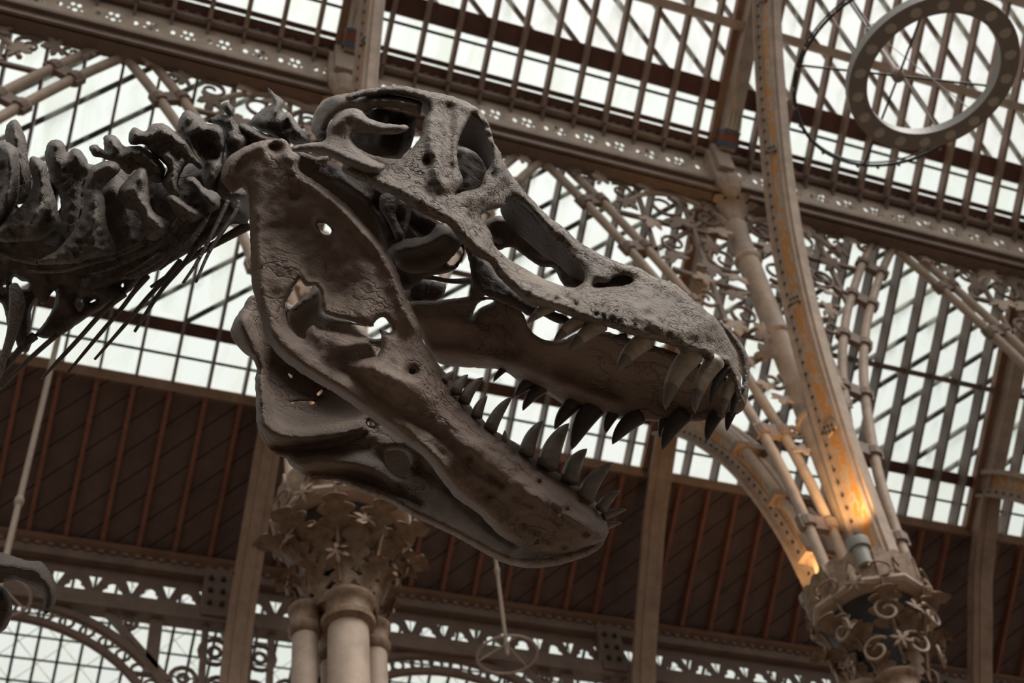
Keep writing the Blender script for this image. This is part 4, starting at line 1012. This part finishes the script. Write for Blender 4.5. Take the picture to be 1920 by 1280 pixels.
for nm_, c_, r_, t_ in (('skull', (801,302), 11, -.26), ('jaw', (773,695), 13, -.21)):
    bone('pit_shade_disc', circ(c_[0], c_[1], r_, 9), M['inner'], skull if nm_ == 'skull' else jaw, [(0,0,t_)], [], .008, 6, [], step=5)  # dark discs added behind the holes so they read as shaded
for b, e, w, bd, t in [((840,708),(853,695),15,-.1,-.25),((860,728),(878,702),23,-.14,-.245),((876,745),(907,707),26,-.12,-.235),((898,772),(914,742),23,-.14,-.22),((924,798),(961,743),28,-.10,-.21),
                       ((946,818),(947,806),12,0,-.19),((991,843),(1018,788),32,-.12,-.175),((1030,866),(1067,793),44,-.10,-.155),((1073,893),(1101,841),39,-.16,-.12),((1102,928),(1150,867),38,-.14,-.09),
                       ((1133,948),(1163,919),24,-.12,-.06),((1140,966),(1175,955),17,-.08,-.03),((1143,985),(1166,980),14,-.05,-.01),((1112,905),(1130,893),12,-.1,.02)]:
    tooth(b, e, w, bd, t, [M['tooth_tip'], M['tooth_tip']], jaw)
# ---- lower jaw, far half
JF = [(472,553),(456,575),(440,598),(432,628),(453,657),(474,674),(481,690),(478,713),(480,750),(480,784),(484,806),(492,824),(515,850),(535,859),(547,874),(579,894),(630,902),(677,922),(737,945),(776,969),(820,989),(867,1013),(907,1036),
      (947,1056),(994,1065),(1034,1061),(1073,1052),(1113,1036),(1135,1012),(1120,985),(1040,960),(940,900),(860,820),(780,740),(720,690),(700,640),(660,600),(620,585),(560,575),(520,560)]
JFT = [(450,610,.30),(490,790,.27),(550,690,.42),(620,735,.42),(570,765,.36),(640,803,.26),(700,640,.30),(560,880,.25),(760,860,.24),(760,960,.17),(900,1020,.09),(1000,1060,.03),(1110,1020,.0),(1000,950,.06)]
jf = bone('far_jaw_half', JF, M['jaw'], jaw, JFT, [[(725,848),(738,844),(757,847),(770,872),(762,893),(742,890),(728,872)], [(544,755),(560,752),(588,752),(586,758),(560,758)], [(594,738),(603,730),(606,733),(597,742)], [(689,791),(698,791),(703,797),(692,798)], [(540,700),(549,704),(546,710)]],
     .020, 15, [([(455,600),(478,680),(485,740),(492,785),(520,812),(570,818),(630,812),(690,800)], 17, .050), ([(520,700),(600,740),(650,770)], 36, -.035), ([(500,840),(580,838),(640,826),(700,806)], 7, -.022),
      ([(550,868),(620,862),(700,878),(740,905)], 16, .028), ([(556,892),(640,888),(720,912),(790,950)], 7, -.020), ([(640,910),(760,950),(880,1012),(980,1055)], 18, .024), ([(780,880),(840,920),(900,980),(960,1030)], 10, -.020), ([(720,830),(790,850),(830,900)], 14, .014),
      ([(980,1050),(1060,1046),(1115,1030)], 10, .012), ([(445,600),(470,640)], 12, .012)], amp=.006)
bone('inner_jaw_plate', [(540,548),(566,540),(590,536),(603,545),(606,585),(640,598),(690,612),(730,625),(720,650),(660,640),(600,628),(575,640),(555,632),(540,600)], M['bone'], jaw,
     [(570,560,-.05),(600,600,.0),(700,640,.05)], [[(622,612),(660,608),(694,614),(706,612),(712,622),(714,634),(694,634),(664,627),(625,622)], [(540,560),(556,536),(575,530),(586,540),(570,556),(552,572),(540,580)]], .014, 9,
     [([(552,575),(580,560),(600,545)], 10, .03)], amp=.005)

bone('pit_shade_disc', circ(747, 869, 36, 12, 1.0), M['inner'], jf, [(747,835,.26),(747,905,.46)], [], .01, 8, [], step=6)  # dark disc added behind the hole, tilted down to look shaded
bone('recess_floor', [(1105,545),(1108,524),(1140,520),(1155,510),(1190,508),(1196,532),(1170,545)], M['inner'], skull, [(1110,530,-.08),(1190,525,-.05)], [], .008, 6, [], step=6)
# ---- neck vertebrae
def nv(L): return [(x/3.2, 140 + y/3.2) for x, y in L]
NECK = [
 ('vertebra', [(30,340),(50,290),(90,265),(120,300),(155,380),(165,470),(190,620),(170,740),(110,780),(60,740),(40,600),(35,450)], -.02, .05, 24, [([(85,290),(110,420),(130,600)], 10, .02)]),
 ('vertebra', [(-60,400),(0,395),(50,405),(100,440),(115,500),(112,720),(60,850),(0,920),(-60,920)], -.16, .05, 26, [([(60,440),(70,600),(30,800)], 14, .03)]),
 ('vertebra', [(175,500),(205,490),(235,500),(280,540),(292,620),(320,700),(345,790),(352,900),(250,985),(150,1000),(0,1000),(-40,940),(0,905),(60,850),(150,760),(195,650),(178,560)], -.20, .035, 20, [([(215,520),(245,640),(240,780),(180,900)], 16, .035), ([(300,760),(320,860)], 8, .012)]),
 ('vertebra', [(268,480),(290,410),(330,390),(380,405),(405,470),(440,440),(490,460),(530,530),(548,570),(490,660),(480,820),(440,960),(370,960),(360,740),(310,640),(285,560)], -.02, .05, 22, [([(330,420),(340,520)], 12, .02), ([(450,470),(510,560)], 12, .02)]),
 ('vertebra', [(498,690),(520,620),(540,560),(620,520),(690,520),(722,570),(655,640),(615,690),(630,760),(640,900),(690,1020),(690,1085),(600,1105),(400,1135),(210,1130),(330,1060),(430,950),(480,850),(505,760)], -.22, .03, 18, [([(520,640),(600,560),(690,540)], 12, .03), ([(560,700),(570,900),(560,1040)], 18, .018), ([(510,680),(610,690)], 6, -.012)]),
 ('vertebra', [(535,430),(580,420),(625,450),(622,370),(690,365),(745,430),(800,425),(850,430),(905,465),(950,500),(992,570),(965,650),(890,630),(820,570),(770,600),(700,540),(600,495),(560,490)], -.12, .05, 20, [([(560,440),(620,480),(720,500)], 10, .025), ([(650,385),(720,450),(860,460)], 12, .025), ([(880,500),(950,560)], 10, .02)]),
 ('vertebra', [(705,710),(760,630),(845,555),(885,600),(900,760),(930,830),(992,865),(1030,915),(985,985),(880,985),(850,880),(820,820),(750,800)], -.21, .04, 18, [([(730,700),(800,680),(860,590)], 12, .03), ([(800,720),(880,820),(970,920)], 14, .02)]),
 ('vertebra', [(770,370),(800,315),(870,340),(905,300),(985,293),(1060,350),(1130,395),(1170,470),(1212,530),(1205,570),(1130,530),(1070,640),(1080,730),(1015,710),(965,640),(1005,560),(905,465),(870,420),(785,420)], -.14, .05, 20, [([(800,340),(890,360),(1000,330),(1110,400)], 14, .03), ([(1000,500),(1030,620),(1050,700)], 14, .03), ([(900,420),(1000,470),(1130,500)], 8, -.012)]),
 ('vertebra', [(1000,735),(1050,725),(1130,780),(1215,830),(1180,880),(1090,880),(1060,850),(1030,800)], -.23, .03, 14, [([(1020,740),(1120,800),(1180,850)], 10, .02)]),
 ('vertebra', [(1060,330),(1090,240),(1130,213),(1200,250),(1240,290),(1300,300),(1342,340),(1352,440),(1335,520),(1340,560),(1295,650),(1250,690),(1215,640),(1212,530),(1170,460),(1110,380)], -.08, .055, 22, [([(1080,300),(1130,240),(1220,280)], 10, .025), ([(1110,360),(1240,310),(1330,360)], 12, .03), ([(1220,430),(1290,480)], 20, -.03), ([(1290,540),(1260,650)], 10, .02)]),
 ('vertebra', [(1235,280),(1310,240),(1365,245),(1325,190),(1362,160),(1402,200),(1402,260),(1432,310),(1503,370),(1492,420),(1440,480),(1370,520),(1345,440),(1340,340),(1300,300)], -.02, .05, 18, [([(1360,180),(1380,250),(1420,320)], 10, .03), ([(1350,360),(1440,400)], 12, .02)]),
 ('vertebra', [(1100,640),(1160,610),(1230,680),(1305,710),(1320,790),(1250,830),(1215,800),(1180,700)], -.20, .03, 14, [([(1120,640),(1220,720),(1280,780)], 10, .025)]),
 ('vertebra', [(1425,320),(1460,288),(1540,330),(1640,370),(1740,400),(1700,440),(1560,460),(1480,480),(1400,520),(1380,460),(1480,420)], .0, .05, 18, [([(1450,310),(1560,360),(1680,400)], 10, .025)]),
 ('atlas', [(1498,290),(1530,240),(1600,190),(1640,175),(1625,130),(1605,75),(1650,115),(1703,160),(1690,222),(1740,228),(1790,300),(1830,350),(1862,412),(1720,412),(1640,370),(1540,325)], .05, .04, 16, [([(1610,90),(1645,160),(1650,230),(1600,290)], 10, .03), ([(1650,300),(1730,240),(1820,370)], 12, .03), ([(1700,380),(1780,330),(1850,400)], 8, .015)]),
 ('axis_spine', [(1335,560),(1400,480),(1500,430),(1560,460),(1480,520),(1440,640),(1480,720),(1400,760),(1320,740),(1300,660)], -.10, .04, 16, []),
]
for nm, L, t, th, R, rd in NECK:
    bone(nm, nv(L), M['neck'], rex, [(0, 0, t)], [], th, R, [(nv(l), r_*.8, h) for l, r_, h in rd], amp=.017, step=5.5, fs_=11)
# row of vertebral bodies behind the arches
bone('vertebral_bodies', nv([(-60,760),(60,700),(180,640),(330,560),(500,540),(700,540),(900,560),(1100,540),(1300,480),(1480,470),(1500,700),(1490,880),(1360,900),(1250,960),(1150,1040),(1000,1120),(880,1180),(800,1210),(700,1260),(500,1350),(420,1300),(330,1290),(260,1380),(190,1300),(100,1190),(-60,1200)]),
     M['inner'], rex, [(0,400,.10),(250,450,.12),(450,340,.06)], [nv([(103,735),(130,722),(142,750),(125,795),(106,790)]), nv([(342,730),(375,722),(372,770),(348,820),(340,790)]),
     nv([(70,1240),(95,1205),(150,1225),(178,1240),(175,1275),(80,1265)])], .05, 24, [(nv([(200,900),(400,1100)]), 30, .03), (nv([(700,700),(800,1000)]), 24, .03), (nv([(1000,700),(1150,900)]), 24, .03), (nv([(1250,600),(1400,800)]), 24, .03)], amp=.016)
# lower neck, chest side
def lv(L): return [(x/3.84, 400 + y/3.84) for x, y in L]
bone('lower_neck_bones', lv([(-60,230),(300,330),(700,350),(950,250),(1250,100),(1500,20),(1620,60),(1560,170),(1350,290),(1150,400),(1060,450),(900,590),(780,660),(620,755),(440,880),(330,900),(250,890),(200,1000),(130,970),(100,900),(60,1080),(0,1190),(-60,1200)]),
     M['inner'], rex, [(0,500,.16),(250,500,.14),(400,420,.06)], [lv([(85,490),(105,455),(150,485),(205,495),(210,530),(170,548),(110,530)]), lv([(5,570),(25,520),(45,520),(25,580)]), lv([(-60,640),(0,640),(30,690),(55,840),(50,960),(0,1010),(-60,1010)]),
     lv([(295,575),(335,545),(390,555),(400,590),(375,690),(330,770),(240,880),(200,900),(218,830),(228,690),(275,610)]), lv([(570,600),(585,580),(597,600),(590,640),(580,690),(555,670)]), lv([(645,640),(685,615),(688,628),(655,645)]), lv([(872,520),(882,500),(893,512),(885,532)])],
     .03, 16, [(lv([(100,420),(300,480),(420,600)]), 18, .03), (lv([(500,500),(700,560)]), 18, .02)], amp=.010)
tube_px('chest_strut', lv([(100,520),(125,640),(90,850),(20,1060),(-40,1200)]), .02, [9,15,10,7,7], M['neck'], rex)
# cervical ribs
for pts, t, r_ in [
   (nv([(1090,870),(1020,950),(930,1030),(800,1100),(660,1160),(545,1190)]), [-.22]*6, [9,7,6,5,4,3]),
   (nv([(1230,800),(1160,900),(1060,1010),(950,1100),(830,1180),(728,1222)]), [-.20]*6, [9,7,6,5,4,3.2]),
   (nv([(1300,730),(1210,860),(1090,990),(960,1070)]), [-.19]*4, [9,7,5,3.5]),
   (nv([(690,1085),(560,1120),(400,1170),(280,1182),(165,1180)]), [-.22]*5, [7,5,4,3,2.5]),
   (nv([(860,1010),(700,1080),(560,1120)]), [-.21]*3, [5,4,3]),
   (nv([(230,1125),(120,1110),(0,1075),(-60,1050)]), [-.20]*4, [6,4,3,3]),
   (lv([(1715,-90),(1690,0),(1590,150),(1500,290),(1410,495)]), [-.16]*5, [4,4,3.6,3.2,2.6]),
   (lv([(1640,-90),(1600,0),(1500,200),(1420,350),(1318,500)]), [-.18]*5, [4,4,3.6,3.2,2.6]),
   (lv([(1530,-80),(1490,20),(1400,180),(1280,300),(1150,405)]), [-.19]*5, [5,5,4,3,2.2]),
   (lv([(1785,85),(1600,190),(1400,305),(1250,420),(1085,530)]), [.10]*5, [11,8,6,5,3]),
   (lv([(1420,230),(1310,380),(1180,530),(1070,690),(970,850)]), [.04]*5, [6,5,4.4,4,3]),
   (lv([(1300,340),(1180,480),(1050,620),(900,800),(682,1050)]), [.06]*5, [6,5,4.6,4,2.6]),
   (lv([(1060,450),(960,570),(870,690),(700,890),(488,1145)]), [.08]*5, [7,5,4.4,4,2.6]),
   (lv([(900,580),(750,700),(560,910),(420,1060),(300,1190)]), [.10]*5, [6,5,4.4,4,2.6]),
   (lv([(500,812),(380,900),(200,1060),(0,1255)]), [.12]*4, [5,5,4.6,4]),
   (lv([(250,880),(160,960),(80,1060),(0,1150)]), [.14]*4, [9,7,6,5]),
   (lv([(1480,40),(1350,200),(1200,330),(1000,450),(870,460)]), [-.21]*5, [6,5,4,3.4,3]),
   (lv([(1300,230),(1150,300),(1000,400),(900,450)]), [-.12]*4, [6,5,4,3])]:
    tube_px('cervical_rib', pts, t, r_, M['neck'], rex)
# hand claws at the lower left
def cv(L): return [(x/2.133, 680 + y/2.133) for x, y in L]
bone('claw', cv([(-60,765),(0,758),(50,772),(110,790),(165,795),(205,845),(226,900),(222,960),(196,992),(180,1008),(172,960),(168,925),(140,898),(100,882),(60,868),(0,880),(-60,880)]), M['inner'], rex, [(0,1060,-.12)], [], .05, 26, [(cv([(0,810),(150,830),(200,920)]), 10, .014), (cv([(160,800),(170,850)]), 5, -.01)], amp=.004)
bone('claw', cv([(-60,890),(0,890),(32,918),(50,978),(36,1040),(0,1082),(-60,1090)]), M['inner'], rex, [(0,1150,-.08)], [], .05, 22, [], amp=.004)

# ------------------------------------------------------------------ light
w = bpy.data.worlds.new('sky'); scene.world = w; w.use_nodes = True
nt = w.node_tree; bg = nt.nodes['Background']; bg.inputs['Strength'].default_value = 1.25
tc = nt.nodes.new('ShaderNodeTexCoord'); nz = nt.nodes.new('ShaderNodeTexNoise'); nz.inputs['Scale'].default_value = 2.2; nz.inputs['Detail'].default_value = 5
cr = nt.nodes.new('ShaderNodeValToRGB'); e = cr.color_ramp.elements
e[0].position = .35; e[0].color = (.93,.96,.92,1); e[1].position = .65; e[1].color = (1.05,1.05,1.02,1)
nt.links.new(tc.outputs['Generated'], nz.inputs['Vector']); nt.links.new(nz.outputs['Fac'], cr.inputs['Fac']); # overcast sky: the zenith is brighter than the horizon
sep = nt.nodes.new('ShaderNodeSeparateXYZ'); nt.links.new(tc.outputs['Generated'], sep.inputs[0])
mr = nt.nodes.new('ShaderNodeMapRange'); mr.inputs['From Min'].default_value = 0; mr.inputs['From Max'].default_value = 1; mr.inputs['To Min'].default_value = .30; mr.inputs['To Max'].default_value = 1.08
nt.links.new(sep.outputs['Z'], mr.inputs['Value'])
vm = nt.nodes.new('ShaderNodeVectorMath'); vm.operation = 'SCALE'; nt.links.new(cr.outputs['Color'], vm.inputs[0]); nt.links.new(mr.outputs[0], vm.inputs['Scale'])
nt.links.new(vm.outputs[0], bg.inputs['Color'])
sl = bpy.data.lights.new('veiled_sun', 'SUN'); sl.energy = 2.9; sl.angle = math.radians(35); sl.color = (1.0, .95, .88)
so = bpy.data.objects.new('veiled_sun', sl); COL.objects.link(so); so.location = (6, -6, 30)
so.rotation_euler = Vector((-.32, .45, -.83)).to_track_quat('-Z', 'Y').to_euler()

scene.view_settings.view_transform = 'Standard'; scene.view_settings.look = 'None'; scene.view_settings.gamma = 1.0
scene.view_settings.use_curve_mapping = False
scene.view_settings.exposure = 0.0
scene.cycles.max_bounces = 10; scene.cycles.transparent_max_bounces = 24; scene.cycles.diffuse_bounces = 4
